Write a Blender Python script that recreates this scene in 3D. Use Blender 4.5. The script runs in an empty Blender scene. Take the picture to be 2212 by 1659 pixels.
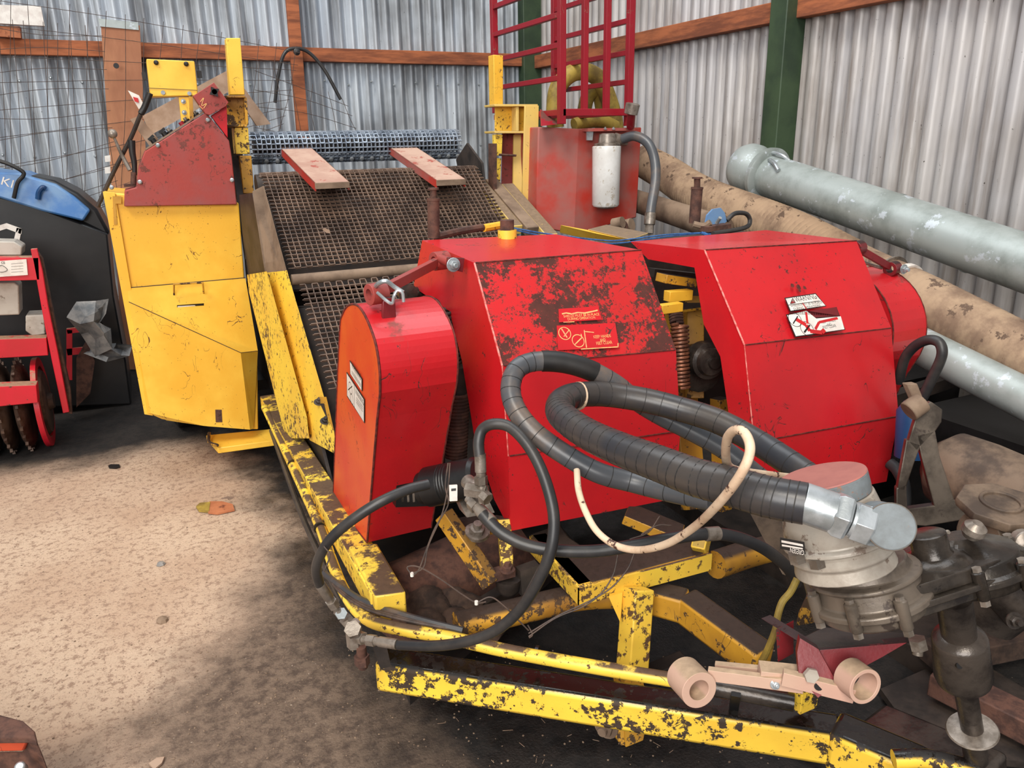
import bpy, bmesh, math, random
from mathutils import Vector, Matrix
random.seed(7)
PI = math.pi
# ---------------------------------------------------------------- camera model (picture taken as 2212 x 1659)
F = 1650.; CX, CY = 1106., 829.5; H = 1.6
_y, _p, _r = math.radians(25), math.radians(17.8), math.radians(1.1)
fw = Vector((math.sin(_y)*math.cos(_p), math.cos(_y)*math.cos(_p), -math.sin(_p)))
r0 = Vector((math.cos(_y), -math.sin(_y), 0)); u0 = r0.cross(fw)
rt = math.cos(_r)*r0 - math.sin(_r)*u0; up = math.sin(_r)*r0 + math.cos(_r)*u0
EYE = Vector((0, 0, H))
def ray(x, y): return fw + rt*((x-CX)/F) - up*((y-CY)/F)
def PX(x, y, X): d = ray(x, y); return EYE + d*(X/d.x)
def PY(x, y, Y): d = ray(x, y); return EYE + d*(Y/d.y)
def PZ(x, y, Z): d = ray(x, y); return EYE + d*((Z-H)/d.z)
def PD(x, y, D): return EYE + ray(x, y)*D
def PP(x, y, p0, n): d = ray(x, y); return EYE + d*((p0-EYE).dot(n)/d.dot(n))
def V(*a): return Vector(a)
scn = bpy.context.scene; COL = scn.collection
cam = bpy.data.cameras.new('camera'); co = bpy.data.objects.new('camera', cam); COL.objects.link(co)
co.matrix_world = Matrix(((rt.x, up.x, -fw.x, 0), (rt.y, up.y, -fw.y, 0), (rt.z, up.z, -fw.z, H), (0, 0, 0, 1)))
cam.sensor_width = 36; cam.lens = F/2212*36; cam.clip_start = .02; scn.camera = co

# ---------------------------------------------------------------- materials
def lin(c):
    f = lambda v: v/12.92 if v <= .04045 else ((v+.055)/1.055)**2.4
    return tuple(f(v/255) for v in c)+(1,)
class NT:
    def __init__(s, name):
        s.m = bpy.data.materials.new(name); s.m.use_nodes = True; s.t = s.m.node_tree; s.t.nodes.clear()
        s.out = s.n('ShaderNodeOutputMaterial'); s.b = s.n('ShaderNodeBsdfPrincipled'); s.l(s.b.outputs[0], s.out.inputs[0])
        s.pos = s.n('ShaderNodeNewGeometry').outputs['Position']
    def n(s, k, **kw):
        o = s.t.nodes.new(k)
        for a, v in kw.items(): setattr(o, a, v)
        return o
    def l(s, a, b): s.t.links.new(a, b)
    def set(s, inp, v):
        if hasattr(v, 'is_output'): s.l(v, inp)
        else: inp.default_value = v
    def noise(s, scale, detail=6, rough=.6, stretch=None, off=0, dist=0):
        v = s.pos
        if stretch or off:
            mp = s.n('ShaderNodeMapping'); s.l(v, mp.inputs[0]); mp.inputs['Scale'].default_value = stretch or (1, 1, 1)
            mp.inputs['Location'].default_value = (off, off*.7, off*.3); v = mp.outputs[0]
        o = s.n('ShaderNodeTexNoise'); s.l(v, o.inputs['Vector']); o.inputs['Scale'].default_value = scale
        o.inputs['Detail'].default_value = detail; o.inputs['Roughness'].default_value = rough; o.inputs['Distortion'].default_value = dist
        return o.outputs[0]
    def vor(s, scale, feat='F1'):
        o = s.n('ShaderNodeTexVoronoi', feature=feat); s.l(s.pos, o.inputs['Vector']); o.inputs['Scale'].default_value = scale
        return o.outputs['Distance']
    def ramp(s, v, a, b):   # 0 below a, 1 above b
        o = s.n('ShaderNodeMapRange'); o.interpolation_type = 'SMOOTHSTEP'; s.set(o.inputs[0], v)
        o.inputs[1].default_value = min(a, b); o.inputs[2].default_value = max(a, b)
        if a > b: o.inputs[3].default_value = 1; o.inputs[4].default_value = 0
        return o.outputs[0]
    def math(s, op, a, b=0.):
        o = s.n('ShaderNodeMath', operation=op); s.set(o.inputs[0], a); s.set(o.inputs[1], b); return o.outputs[0]
    def mix(s, f, a, b):
        o = s.n('ShaderNodeMix', data_type='RGBA'); s.set(o.inputs[0], f)
        s.set(o.inputs[6], lin(a) if isinstance(a, tuple) else a); s.set(o.inputs[7], lin(b) if isinstance(b, tuple) else b)
        return o.outputs[2]
    def nz(s):
        g = s.n('ShaderNodeNewGeometry'); x = s.n('ShaderNodeSeparateXYZ'); s.l(g.outputs['Normal'], x.inputs[0]); return x.outputs
    def xyz(s):
        x = s.n('ShaderNodeSeparateXYZ'); s.l(s.pos, x.inputs[0]); return x.outputs
    def fin(s, col, rough=.5, metal=0., bump=None, bs=.3, bd=.002, spec=.5, coat=0):
        s.set(s.b.inputs['Base Color'], lin(col) if isinstance(col, tuple) else col)
        s.set(s.b.inputs['Roughness'], rough); s.set(s.b.inputs['Metallic'], metal); s.b.inputs['Specular IOR Level'].default_value = spec
        if coat: s.b.inputs['Coat Weight'].default_value = coat; s.b.inputs['Coat Roughness'].default_value = .15
        if bump is not None:
            b = s.n('ShaderNodeBump'); b.inputs['Strength'].default_value = bs; b.inputs['Distance'].default_value = bd
            s.l(bump, b.inputs['Height']); s.l(b.outputs[0], s.b.inputs['Normal'])
        return s.m
def paint(name, c1, c2, chip=(60, 35, 25), amt=.5, scale=40, dust=None, dustamt=.5, rough=.35, big=0, grease=None, scr=.5, fine=.0, coat=0):
    """old painted steel: two tones, chips down to rust, scratches, settled dirt on upward faces"""
    t = NT(name); off = random.random()*20
    c = t.mix(t.ramp(t.noise(3.5, 4, off=off), .35, .68), c1, c2)
    n1 = t.noise(scale, 8, .7, off=off)
    patch = t.noise(2.6, 3, .6, off=off+5)
    th = t.math('ADD', n1, t.math('MULTIPLY', t.math('SUBTRACT', patch, .5), .5))
    m = t.ramp(th, .74-.16*amt, .77-.16*amt)
    # small round chips
    sp = t.math('MULTIPLY', t.ramp(t.vor(scale*1.3), .13, .09), t.ramp(t.noise(14, 2, off=off+3), .55, .6))
    # scratches: thin stretched noise bands
    s1 = t.ramp(t.math('ABSOLUTE', t.math('SUBTRACT', t.noise(11, 3, .5, (1, 1, .55), off+9, 1.2), .5)), .006, .0025)
    s1 = t.math('MULTIPLY', s1, t.ramp(t.noise(7, 2, off=off+2), .64-.08*scr, .68-.08*scr))
    m = t.math('MAXIMUM', m, t.math('MAXIMUM', sp, s1))
    c = t.mix(m, c, t.mix(t.noise(25, 4), chip, tuple(min(255, int(v*1.7+8)) for v in chip)))
    if big:
        bm = t.math('ADD', t.noise(7, 10, .82, off=off+1), t.math('MULTIPLY', t.noise(85, 5, .7), .34)); bm = t.ramp(bm, .762-big*.12, .80-big*.12)
        c = t.mix(bm, c, t.mix(t.noise(30, 5), (45, 22, 18), (100, 45, 35))); m = t.math('MAXIMUM', m, bm)
    r = t.math('ADD', rough, t.math('MULTIPLY', m, .4))
    if dust:
        z = t.ramp(t.nz()[2], .55, .85)
        dm = t.math('MULTIPLY', z, t.ramp(t.noise(6, 6, .7, off=off+4), .62-dustamt*.35, .70-dustamt*.35))
        c = t.mix(dm, c, t.mix(t.noise(60, 3), dust, tuple(int(v*.65) for v in dust)))
        r = t.math('ADD', r, t.math('MULTIPLY', dm, -.15 if grease else .3))
    h = t.math('SUBTRACT', t.noise(90, 3), t.math('MULTIPLY', m, 1.2))
    return t.fin(c, r, 0, h, .25, .0015, coat=coat)
def simple(name, c1, c2, scale=12, rough=.6, metal=0., bs=.25, det=6, spots=None, stretch=None, lo=.38, hi=.64):
    t = NT(name); off = random.random()*20
    c = t.mix(t.ramp(t.noise(scale, det, .65, stretch, off), lo, hi), c1, c2)
    if spots: c = t.mix(t.ramp(t.noise(scale*2.3, 8, .7, off=off+4), .58, .62), c, spots)
    return t.fin(c, rough, metal, t.noise(scale*5, 5, stretch=stretch), bs, .002)
M = {}
M['yellow'] = paint('yellow_paint', (236, 178, 54), (248, 200, 74), (70, 44, 22), .55, 60, rough=.42, scr=.8)
M['yellow_worn'] = paint('worn_yellow_paint', (248, 212, 76), (238, 192, 70), (62, 44, 28), 1.05, 44, dust=(104, 78, 56), dustamt=.55, rough=.42)
M['yellow_dusty'] = paint('dusty_yellow_paint', (238, 200, 105), (222, 190, 112), (95, 70, 45), .35, 38, dust=(150, 125, 100), dustamt=1.0, rough=.6)
M['yellow_oily'] = paint('oily_yellow_paint', (248, 208, 72), (238, 190, 66), (40, 30, 22), 1.2, 34, dust=(30, 25, 23), dustamt=1.3, rough=.35, grease=1)
M['yellow_dark'] = paint('grimy_yellow_paint', (206, 152, 46), (150, 104, 40), (50, 36, 24), 1.15, 34, dust=(66, 48, 38), dustamt=1.35, rough=.5)
M['red'] = paint('red_paint', (202, 28, 36), (188, 28, 36), (58, 20, 18), .48, 52, dust=(150, 60, 48), dustamt=.05, rough=.36, scr=.6, coat=.2)
M['red_rusty'] = paint('rusty_red_paint', (202, 32, 36), (188, 34, 34), (60, 25, 20), .6, 40, rough=.42, big=1.0, scr=.5)
M['red_warm_lit'] = paint('sunlit_orange_red_paint', (222, 84, 30), (214, 52, 30), (95, 40, 25), .35, 40, rough=.4, scr=.9)  # warm light on the left-facing side, painted in as orange
M['red_faded'] = paint('faded_red_paint', (160, 58, 50), (142, 76, 74), (78, 42, 38), .9, 34, rough=.55, scr=.5)
M['red_tank'] = paint('dusty_red_tank_paint', (186, 52, 38), (160, 98, 90), (110, 60, 50), .3, 22, dust=(150, 110, 90), dustamt=.8, rough=.6)
M['crimson'] = paint('crimson_tube_paint', (150, 22, 38), (140, 24, 36), (90, 55, 45), .3, 40, dust=(120, 65, 55), dustamt=.4, rough=.4)
M['maroon'] = paint('greasy_maroon_paint', (130, 32, 38), (100, 28, 32), (45, 22, 20), .8, 24, dust=(60, 32, 30), dustamt=.8, rough=.35)
M['seam'] = simple('rusty_weld', (70, 24, 20), (120, 40, 30), 60, .8)
M['edge_glint'] = simple('pale_edge_highlight', (236, 150, 140), (205, 70, 66), 50, .5)  # highlight on the hood edges, painted as pale pink lines
M['rust'] = simple('brown_rust', (98, 66, 54), (66, 44, 38), 25, .8, bs=.6)
M['belt'] = simple('rusty_belt_wire', (128, 104, 88), (88, 70, 60), 8, .6, .15)
M['zinc_matt'] = simple('matt_zinc', (128, 136, 140), (108, 112, 114), 12, .75, .1, .1, spots=(150, 110, 90))
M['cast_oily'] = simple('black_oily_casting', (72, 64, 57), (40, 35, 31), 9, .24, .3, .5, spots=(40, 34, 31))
M['belt_new'] = simple('galvanised_belt_wire', (176, 186, 198), (128, 138, 152), 10, .4, .5)
M['tray'] = simple('dark_tray', (44, 33, 27), (26, 20, 18), 8, .9)
M['dust_steel'] = simple('dusty_steel', (140, 118, 98), (108, 88, 72), 6, .8)
M['dust_pink'] = simple('dusty_red_channel', (188, 156, 138), (170, 132, 116), 5, .8, spots=(160, 84, 72))
M['dark_steel'] = simple('dark_grimy_steel', (62, 52, 46), (38, 32, 29), 9, .6, bs=.5)
M['black'] = simple('black_paint', (26, 25, 26), (16, 16, 17), 12, .4)
M['oily_iron'] = simple('oily_dark_iron', (74, 66, 60), (44, 38, 35), 14, .27, .25, .5)
M['cast'] = simple('oily_cast_aluminium', (112, 101, 90), (66, 58, 51), 7, .36, .3, .4, spots=(76, 66, 60))  # cast tones, oily and dusty ones too, darkened for light falling off right
M['cast_light'] = simple('painted_cast_pump', (178, 170, 158), (146, 134, 122), 9, .4, .1, .3, spots=(116, 100, 88), lo=.4, hi=.7)
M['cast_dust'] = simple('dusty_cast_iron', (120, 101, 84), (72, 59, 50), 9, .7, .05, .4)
M['zinc'] = simple('zinc_plated_steel', (196, 202, 206), (160, 166, 168), 16, .3, .6, .15)
M['zinc_dirty'] = simple('dirty_zinc_steel', (150, 140, 130), (104, 94, 84), 20, .38, .45, .3)
M['pink'] = paint('faded_pink_paint', (196, 164, 144), (190, 150, 134), (130, 90, 70), .3, 30, dust=(206, 176, 146), dustamt=.8, rough=.6)
M['cap'] = simple('faded_red_cap', (176, 110, 100), (160, 96, 90), 9, .6)
M['white'] = simple('white_filter_paint', (238, 238, 236), (222, 220, 216), 8, .35, bs=.05, spots=(196, 186, 172))
M['label'] = simple('white_label', (232, 226, 218), (214, 204, 196), 20, .4, bs=.02)
M['ink'] = simple('black_ink', (24, 22, 22), (34, 30, 28), 20, .5, bs=.02)
M['ink_red'] = simple('red_ink', (196, 30, 34), (180, 30, 34), 20, .5, bs=.02)
M['ink_pale'] = simple('pale_worn_ink', (238, 196, 120), (236, 150, 110), 60, .5, bs=.02)
M['rubber'] = simple('black_rubber', (40, 40, 42), (58, 55, 53), 9, .42, bs=.15)
M['rubber_dusty'] = simple('dusty_black_rubber', (62, 62, 64), (108, 88, 72), 7, .5, bs=.3, lo=.5, hi=.72)
M['tape'] = simple('grey_taped_hose', (74, 76, 80), (112, 96, 84), 6, .36, bs=.2, lo=.46, hi=.72)
M['wrap'] = simple('black_wrapped_hose', (46, 47, 52), (66, 60, 56), 5, .34, bs=.2)
M['groove'] = simple('hose_groove', (30, 29, 29), (44, 40, 38), 30, .7)
M['cable_cream'] = simple('cream_cable', (226, 200, 172), (200, 168, 140), 14, .5, spots=(70, 42, 34))
M['wire'] = simple('thin_dark_wire', (88, 70, 60), (58, 48, 44), 30, .6)
M['twine'] = simple('blue_twine', (60, 110, 170), (40, 76, 130), 60, .8)
M['galv'] = simple('galvanised_pipe', (168, 176, 174), (138, 146, 142), 5, .42, .25, .2, spots=(192, 200, 206), lo=.42, hi=.7)
M['wood'] = simple('brown_timber', (196, 124, 84), (156, 90, 58), 4, .8, stretch=(1, 1, .25), spots=(120, 66, 46))
M['wood_side'] = simple('rough_purlin_timber', (178, 104, 66), (120, 68, 46), 7, .85, stretch=(.3, .3, 2.2), bs=.5)
M['board'] = simple('brown_board', (186, 128, 92), (160, 104, 74), 3, .75, stretch=(1, 1, .3), bs=.1)
M['wood_pale'] = simple('weathered_board', (176, 150, 130), (150, 122, 100), 6, .85)
M['green'] = simple('dark_green_steel', (62, 80, 56), (46, 62, 46), 3, .5, bs=.05)
M['hose_yellow'] = simple('dirty_yellow_hose', (176, 150, 66), (120, 98, 50), 9, .6)
M['blue'] = simple('blue_plastic', (62, 116, 180), (110, 146, 186), 4, .35, bs=.05)
M['blue_dark'] = simple('dark_blue_plastic', (24, 66, 112), (18, 46, 86), 4, .4, bs=.05)
M['black_plastic'] = simple('black_plastic', (22, 22, 24), (34, 33, 34), 3, .35, bs=.1)
M['red_clean'] = paint('bright_red_implement_paint', (206, 30, 50), (190, 34, 44), (70, 36, 28), .3, 30, dust=(190, 150, 120), dustamt=.6, rough=.4)
M['grey_box'] = simple('grey_casing', (190, 184, 174), (160, 150, 138), 6, .6, spots=(120, 104, 90))
M['ring'] = simple('brown_ring_steel', (104, 84, 72), (66, 46, 38), 10, .55, .3, .5)
M['foil'] = simple('crumpled_sheet', (150, 146, 142), (84, 88, 92), 6, .4, .1, .6)
M['copper'] = simple('coppery_spring', (150, 96, 70), (90, 60, 48), 30, .4, .5)
M['orange'] = paint('orange_rust_paint', (206, 84, 48), (190, 70, 40), (70, 40, 30), .5, 20, rough=.6)
M['rib_hose'] = simple('dusty_ribbed_hose', (168, 142, 116), (124, 100, 82), 6, .85, bs=.3, spots=(96, 76, 62), lo=.4, hi=.66)
M['soil'] = simple('caked_soil', (74, 56, 46), (46, 34, 29), 20, .95, bs=.9)
# corrugated sheet
def sheet_mat(name, c1, c2, dirt, sx, amt):
    t = NT(name); st = (1, 1, .07) 
    c = t.mix(t.ramp(t.noise(2.2, 5, .6, (1, 1, .35)), .35, .65), c1, c2)
    v = t.ramp(t.noise(9, 6, .7, st, 3), .52-.1*amt, .70)
    c = t.mix(t.math('MULTIPLY', v, .75), c, dirt)
    g = t.ramp(t.noise(1.1, 4, .6, off=8), .45, .7)
    c = t.mix(t.math('MULTIPLY', g, .45*amt), c, dirt)
    c = t.mix(t.ramp(t.noise(60, 6, .7, (1, 1, .6), 1), .66, .7), c, tuple(int(v*.6) for v in dirt))
    return t.fin(c, .45, .15, t.noise(40, 4), .08, .002)
M['sheet_back'] = sheet_mat('back_sheet', (206, 213, 220), (182, 190, 200), (84, 80, 78), 1, 1.3)
M['sheet_right'] = sheet_mat('right_sheet', (196, 192, 190), (182, 180, 182), (122, 110, 100), 1, 1.0)
# floor
def floor_mat():
    t = NT('dirt_floor'); x = t.xyz()
    pale = t.mix(t.ramp(t.noise(1.3, 6, .6), .35, .65), (208, 182, 158), (190, 160, 136))
    pale = t.mix(t.ramp(t.noise(34, 10, .8), .50, .58), pale, (160, 132, 112))
    pale = t.mix(t.ramp(t.noise(5, 8, .7, off=7), .64, .68), pale, (140, 116, 102))
    pale = t.mix(t.ramp(t.noise(110, 4, .6, off=17), .60, .68), pale, (120, 96, 82))
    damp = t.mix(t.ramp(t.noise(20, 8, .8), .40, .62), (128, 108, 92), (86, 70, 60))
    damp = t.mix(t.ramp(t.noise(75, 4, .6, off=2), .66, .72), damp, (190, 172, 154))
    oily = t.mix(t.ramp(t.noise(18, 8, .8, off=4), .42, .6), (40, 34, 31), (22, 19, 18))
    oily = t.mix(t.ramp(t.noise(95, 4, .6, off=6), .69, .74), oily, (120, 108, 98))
    # pale lane paints in the soft-edged sunlit area; damp gravel toward camera and machine
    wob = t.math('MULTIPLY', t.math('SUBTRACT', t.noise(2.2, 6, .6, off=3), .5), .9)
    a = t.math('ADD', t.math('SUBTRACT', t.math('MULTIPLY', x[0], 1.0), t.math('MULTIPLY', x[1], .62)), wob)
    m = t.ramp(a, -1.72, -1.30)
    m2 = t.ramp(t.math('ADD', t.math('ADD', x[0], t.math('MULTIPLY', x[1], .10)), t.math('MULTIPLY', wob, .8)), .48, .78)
    back_shade = t.ramp(t.math('ADD', x[1], t.math('MULTIPLY', wob, .8)), 4.15, 4.6)  # soft shade cast by the things at the back, painted as dark floor
    c = t.mix(m, pale, damp); c = t.mix(t.math('MAXIMUM', m2, back_shade), c, oily)  # oily tone serves both the real stain and the painted shade
    r = t.math('SUBTRACT', .9, t.math('MULTIPLY', m2, t.ramp(t.noise(3, 4), .4, .7)))
    r = t.math('MAXIMUM', r, .45)
    return t.fin(c, r, 0, t.math('ADD', t.noise(28, 10, .75), t.noise(120, 4)), .7, .006)
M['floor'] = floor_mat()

# ---------------------------------------------------------------- mesh building
class MB:
    def __init__(s): s.v = []; s.f = []; s.mi = []; s.mats = []; s.cur = 0
    def m(s, name):
        if name not in s.mats: s.mats.append(name)
        s.cur = s.mats.index(name); return s
    def _a(s, vs, fs):
        if not s.mats: s.mats.append(None)
        k = len(s.v); s.v += [Vector(v) for v in vs]
        for f in fs: s.f.append([i+k for i in f]); s.mi.append(s.cur)
        return s
    def hexa(s, a, b):   # two loops of equal length joined, capped
        n = len(a)
        return s._a(list(a)+list(b), [list(range(n))[::-1], [i+n for i in range(n)]]+[[i, (i+1) % n, (i+1) % n+n, i+n] for i in range(n)])
    def prism(s, pts, d): pts = [Vector(p) for p in pts]; d = Vector(d); return s.hexa(pts, [p+d for p in pts])
    def box(s, lo, hi):
        x0, y0, z0 = lo; x1, y1, z1 = hi
        return s.prism([(x0, y0, z0), (x1, y0, z0), (x1, y1, z0), (x0, y1, z0)], (0, 0, z1-z0))
    def beam(s, p0, p1, w, h, upv=(0, 0, 1), at='c'):
        p0 = Vector(p0); p1 = Vector(p1); d = (p1-p0).normalized(); sd = d.cross(Vector(upv)).normalized(); uu = sd.cross(d)
        o = {'c': 0, 't': -h/2, 'b': h/2}[at]
        q = [sd*(w/2*a)+uu*(h/2*b+o) for a, b in ((-1, -1), (1, -1), (1, 1), (-1, 1))]
        return s.hexa([p0+k for k in q], [p1+k for k in q])
    def ring(s, rings, cap=True, closed=False):
        n = len(rings[0]); vs = [p for r in rings for p in r]; fs = []
        R = len(rings)
        for i in range(R if closed else R-1):
            j = (i+1) % R
            for k in range(n): fs.append([i*n+k, i*n+(k+1) % n, j*n+(k+1) % n, j*n+k])
        if cap and not closed: fs.append(list(range(n))[::-1]); fs.append([(R-1)*n+k for k in range(n)])
        return s._a(vs, fs)
    def lathe(s, p, ax, prof, n=24, cap=True):   # prof: (distance along axis, radius)
        p = Vector(p); ax = Vector(ax).normalized(); e = ax.orthogonal().normalized(); g = ax.cross(e)
        return s.ring([[p+ax*t+(e*math.cos(2*PI*k/n)+g*math.sin(2*PI*k/n))*max(r, 1e-4) for k in range(n)] for t, r in prof], cap)
    def cyl(s, p0, p1, r, n=16, r2=None):
        p0 = Vector(p0); p1 = Vector(p1); return s.lathe(p0, p1-p0, [(0, r), ((p1-p0).length, r if r2 is None else r2)], n)
    def pipe(s, p0, p1, r, ri, n=28):
        p0 = Vector(p0); p1 = Vector(p1); L = (p1-p0).length
        return s.lathe(p0, p1-p0, [(0, ri), (0, r), (L, r), (L, ri), (0, ri)], n, False)
    def hexnut(s, p, ax, r, h): 
        s.lathe(p, ax, [(0, r), (h*.85, r), (h, r*.86)], 6); return s
    def bolt(s, p, ax, r=.012, h=.01):
        s.lathe(p, ax, [(0, r*1.5), (h*.25, r*1.5)], 16); s.lathe(p, ax, [(h*.25, r), (h, r), (h*1.1, r*.8)], 6)
        return s.lathe(p, ax, [(h, r*.55), (h*1.9, r*.55)], 10)
    def tube(s, pts, r, n=12, smooth=6, closed=False, rf=None, cap=True):
        P = spline(pts, smooth, closed) if smooth else [Vector(p) for p in pts]
        rings = []; nrm = None; L = len(P)
        for i, p in enumerate(P):
            a = P[(i-1) % L] if (i > 0 or closed) else p; b = P[(i+1) % L] if (i < L-1 or closed) else p
            t = (b-a).normalized()
            nrm = t.orthogonal().normalized() if nrm is None else (nrm-t*nrm.dot(t)).normalized()
            q = t.cross(nrm); rr = rf(i/(L-1)) if rf else r
            rings.append([p+(nrm*math.cos(2*PI*k/n)+q*math.sin(2*PI*k/n))*rr for k in range(n)])
        return s.ring(rings, cap, closed)
    def build(s, name, mat=None, parent=None, smooth=35, bevel=0, loc=None):
        o0 = parent_loc(parent)
        if parent is None:
            if loc is None:
                xs = [v.x for v in s.v]; ys = [v.y for v in s.v]; loc = V((min(xs)+max(xs))/2, (min(ys)+max(ys))/2, min(v.z for v in s.v))
            o0 = Vector(loc)
        me = bpy.data.meshes.new(name); me.from_pydata([v-o0 for v in s.v], [], s.f)
        mats = s.mats if (s.mats and s.mats[0] is not None) else [mat]
        for k in mats: me.materials.append(M[k if k else mat])
        if len(mats) > 1: me.polygons.foreach_set('material_index', s.mi)
        bm = bmesh.new(); bm.from_mesh(me); bmesh.ops.recalc_face_normals(bm, faces=bm.faces)
        for f in bm.faces: f.smooth = True
        for e in bm.edges:
            e.smooth = not (len(e.link_faces) == 2 and e.calc_face_angle(0) > math.radians(smooth))
        bm.to_mesh(me); bm.free()
        ob = bpy.data.objects.new(name, me); COL.objects.link(ob)
        if parent: ob.parent = parent
        else: ob.location = o0
        if bevel:
            b = ob.modifiers.new('bevel', 'BEVEL'); b.width = bevel; b.segments = 2; b.limit_method = 'ANGLE'; b.angle_limit = math.radians(40)
        return ob
def spline(pts, k, closed=False):
    P = [Vector(p) for p in pts]; n = len(P); out = []
    if n < 3: return P
    for i in range(n if closed else n-1):
        a = P[(i-1) % n] if (closed or i > 0) else P[0]*2-P[1]; b = P[i]; c = P[(i+1) % n]
        d = P[(i+2) % n] if (closed or i+2 < n) else P[-1]*2-P[-2]
        for j in range(k):
            t = j/k; out.append(.5*((2*b)+(c-a)*t+(2*a-5*b+4*c-d)*t*t+(3*b-a-3*c+d)*t**3))
    if not closed: out.append(P[-1])
    return out
def parent_loc(o):
    L = V(0, 0, 0)
    while o is not None: L += o.location; o = o.parent
    return L
def tag(o, label=None, cat=None, group=None, kind=None):
    if label: o['label'] = label
    if cat: o['category'] = cat
    if group: o['group'] = group
    if kind: o['kind'] = kind
    return o
def thing(name, loc, label, cat, group=None):
    o = bpy.data.objects.new(name, None); COL.objects.link(o); o.location = loc; o.empty_display_size = .1
    return tag(o, label, cat, group)
def text_into(mb, mat, body, bl, br, htop, n, lift=.0012, space=1.0, bold=0.0):
    """lettering laid on a surface: bl->br baseline, htop = letter height"""
    cu = bpy.data.curves.new('t', 'FONT'); cu.body = body; cu.size = 1; cu.offset = bold; cu.space_character = space; cu.resolution_u = 3
    ob = bpy.data.objects.new('t', cu); COL.objects.link(ob); bpy.context.view_layer.update()
    me = bpy.data.meshes.new_from_object(ob.evaluated_get(bpy.context.evaluated_depsgraph_get()))
    vs = [v.co.copy() for v in me.vertices]; fs = [list(p.vertices) for p in me.polygons]
    bpy.data.objects.remove(ob); bpy.data.curves.remove(cu); bpy.data.meshes.remove(me)
    if not vs: return
    x0 = min(v.x for v in vs); x1 = max(v.x for v in vs); y0 = min(v.y for v in vs); y1 = max(v.y for v in vs)
    bl = Vector(bl); br = Vector(br); n = Vector(n).normalized(); ux = (br-bl).normalized(); uy = n.cross(ux).normalized(); W = (br-bl).length
    mb.m(mat); mb._a([bl+ux*((v.x-x0)/(x1-x0)*W)+uy*((v.y-y0)/(y1-y0)*htop)+n*lift for v in vs], fs)
# ================================================================ SETTING
fl = MB().box((-6, -3, -.1), (6, 8.5, 0)).build('floor', 'floor'); tag(fl, 'dusty concrete floor with damp and oily patches, sunlit area and shade painted in', kind='structure')
def corrugated(name, p0, d, length, z0, z1, nrm, pitch, amp, mat, sharp=0):
    mb = MB(); n = int(length/pitch*10); a = []; b = []
    for i in range(n+1):
        s = i*pitch/10; ph = s/pitch*2*PI; c = math.cos(ph)
        w = c if not sharp else 1-2*abs(math.cos(ph/2))**sharp
        q = Vector(p0)+Vector(d)*s+Vector(nrm)*(amp*w)
        a.append(V(q.x, q.y, z0)); b.append(V(q.x, q.y, z1))
    m = n+1; mb._a(a+b, [[i, i+1, i+1+m, i+m] for i in range(n)])
    o = mb.build(name, mat, smooth=80); return tag(o, kind='structure')
WY, WX = 6.55, 3.36
corrugated('wall_back', (-6, WY, 0), (1, 0, 0), 6+WX+.02, 0, 4.2, (0, -1, 0), .094, .026, 'sheet_back')
corrugated('wall_right', (WX, WY, 0), (0, -1, 0), 8.6, 0, 4.2, (-1, 0, 0), .094, .024, 'sheet_right', 5)
def struct(name, mb, mat, **k): return tag(mb.build(name, mat, **k), kind='structure')
struct('trim_1', MB().box((-6, WY-.09, 2.20), (WX-.09, WY-.025, 2.30)), 'wood_side', bevel=.004)
struct('trim_2', MB().box((WX-.09, -2, 2.18), (WX-.025, WY-.09, 2.285)), 'wood_side', bevel=.004)
# green steel columns (I sections)
def column(name, x, y, w, dpt, ax):
    mb = MB(); t = .012
    if ax == 'x': mb.box((x, y-w, 0), (x+t, y, 4.2)); mb.box((x+dpt, y-w, 0), (x+dpt+t, y, 4.2)); mb.box((x+t, y-w/2-t/2, 0), (x+dpt, y-w/2+t/2, 4.2))
    return struct(name, mb, 'green')
pc = PX(1632, 310, WX-.16); pd = PX(1700, 325, WX-.16)
struct('trim_3', MB().box((3.20, 3.365, 0), (WX-.02, 3.49, 4.2)), 'green', bevel=.006)
pe = PY(1130, 100, WY-.12); pf = PY(1167, 100, WY-.12)
struct('trim_4', MB().box((pe.x, WY-.13, 0), (pf.x+.02, WY-.02, 4.2)), 'green', bevel=.006)
a = PY(622, 0, WY-.14); b = PY(658, 268, WY-.14); w = .09
struct('trim_5', MB().beam((a.x+.045, WY-.12, a.z+.7), (b.x-.03, WY-.12, b.z-.7), w, .05, upv=(0, 1, 0)), 'wood_side', bevel=.003)
# roofing screws
mb = MB()
for i in range(26):
    for z in (2.05, 1.55):
        x = -1.4+i*.19; mb.lathe((x, WY-.026, z+.02*math.sin(i*3)), (0, -1, 0), [(0, .011), (.006, .009), (.012, .004)], 8)
struct('trim_6', mb, 'zinc')

# ================================================================ HARVESTER
HV = thing('root_crop_harvester', (1.1, 2.4, 0), 'yellow trailed root crop harvester with red hoods and inclined mesh belts on the shed floor', 'farm machine')
NF = V(0, -1, 0)
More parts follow.
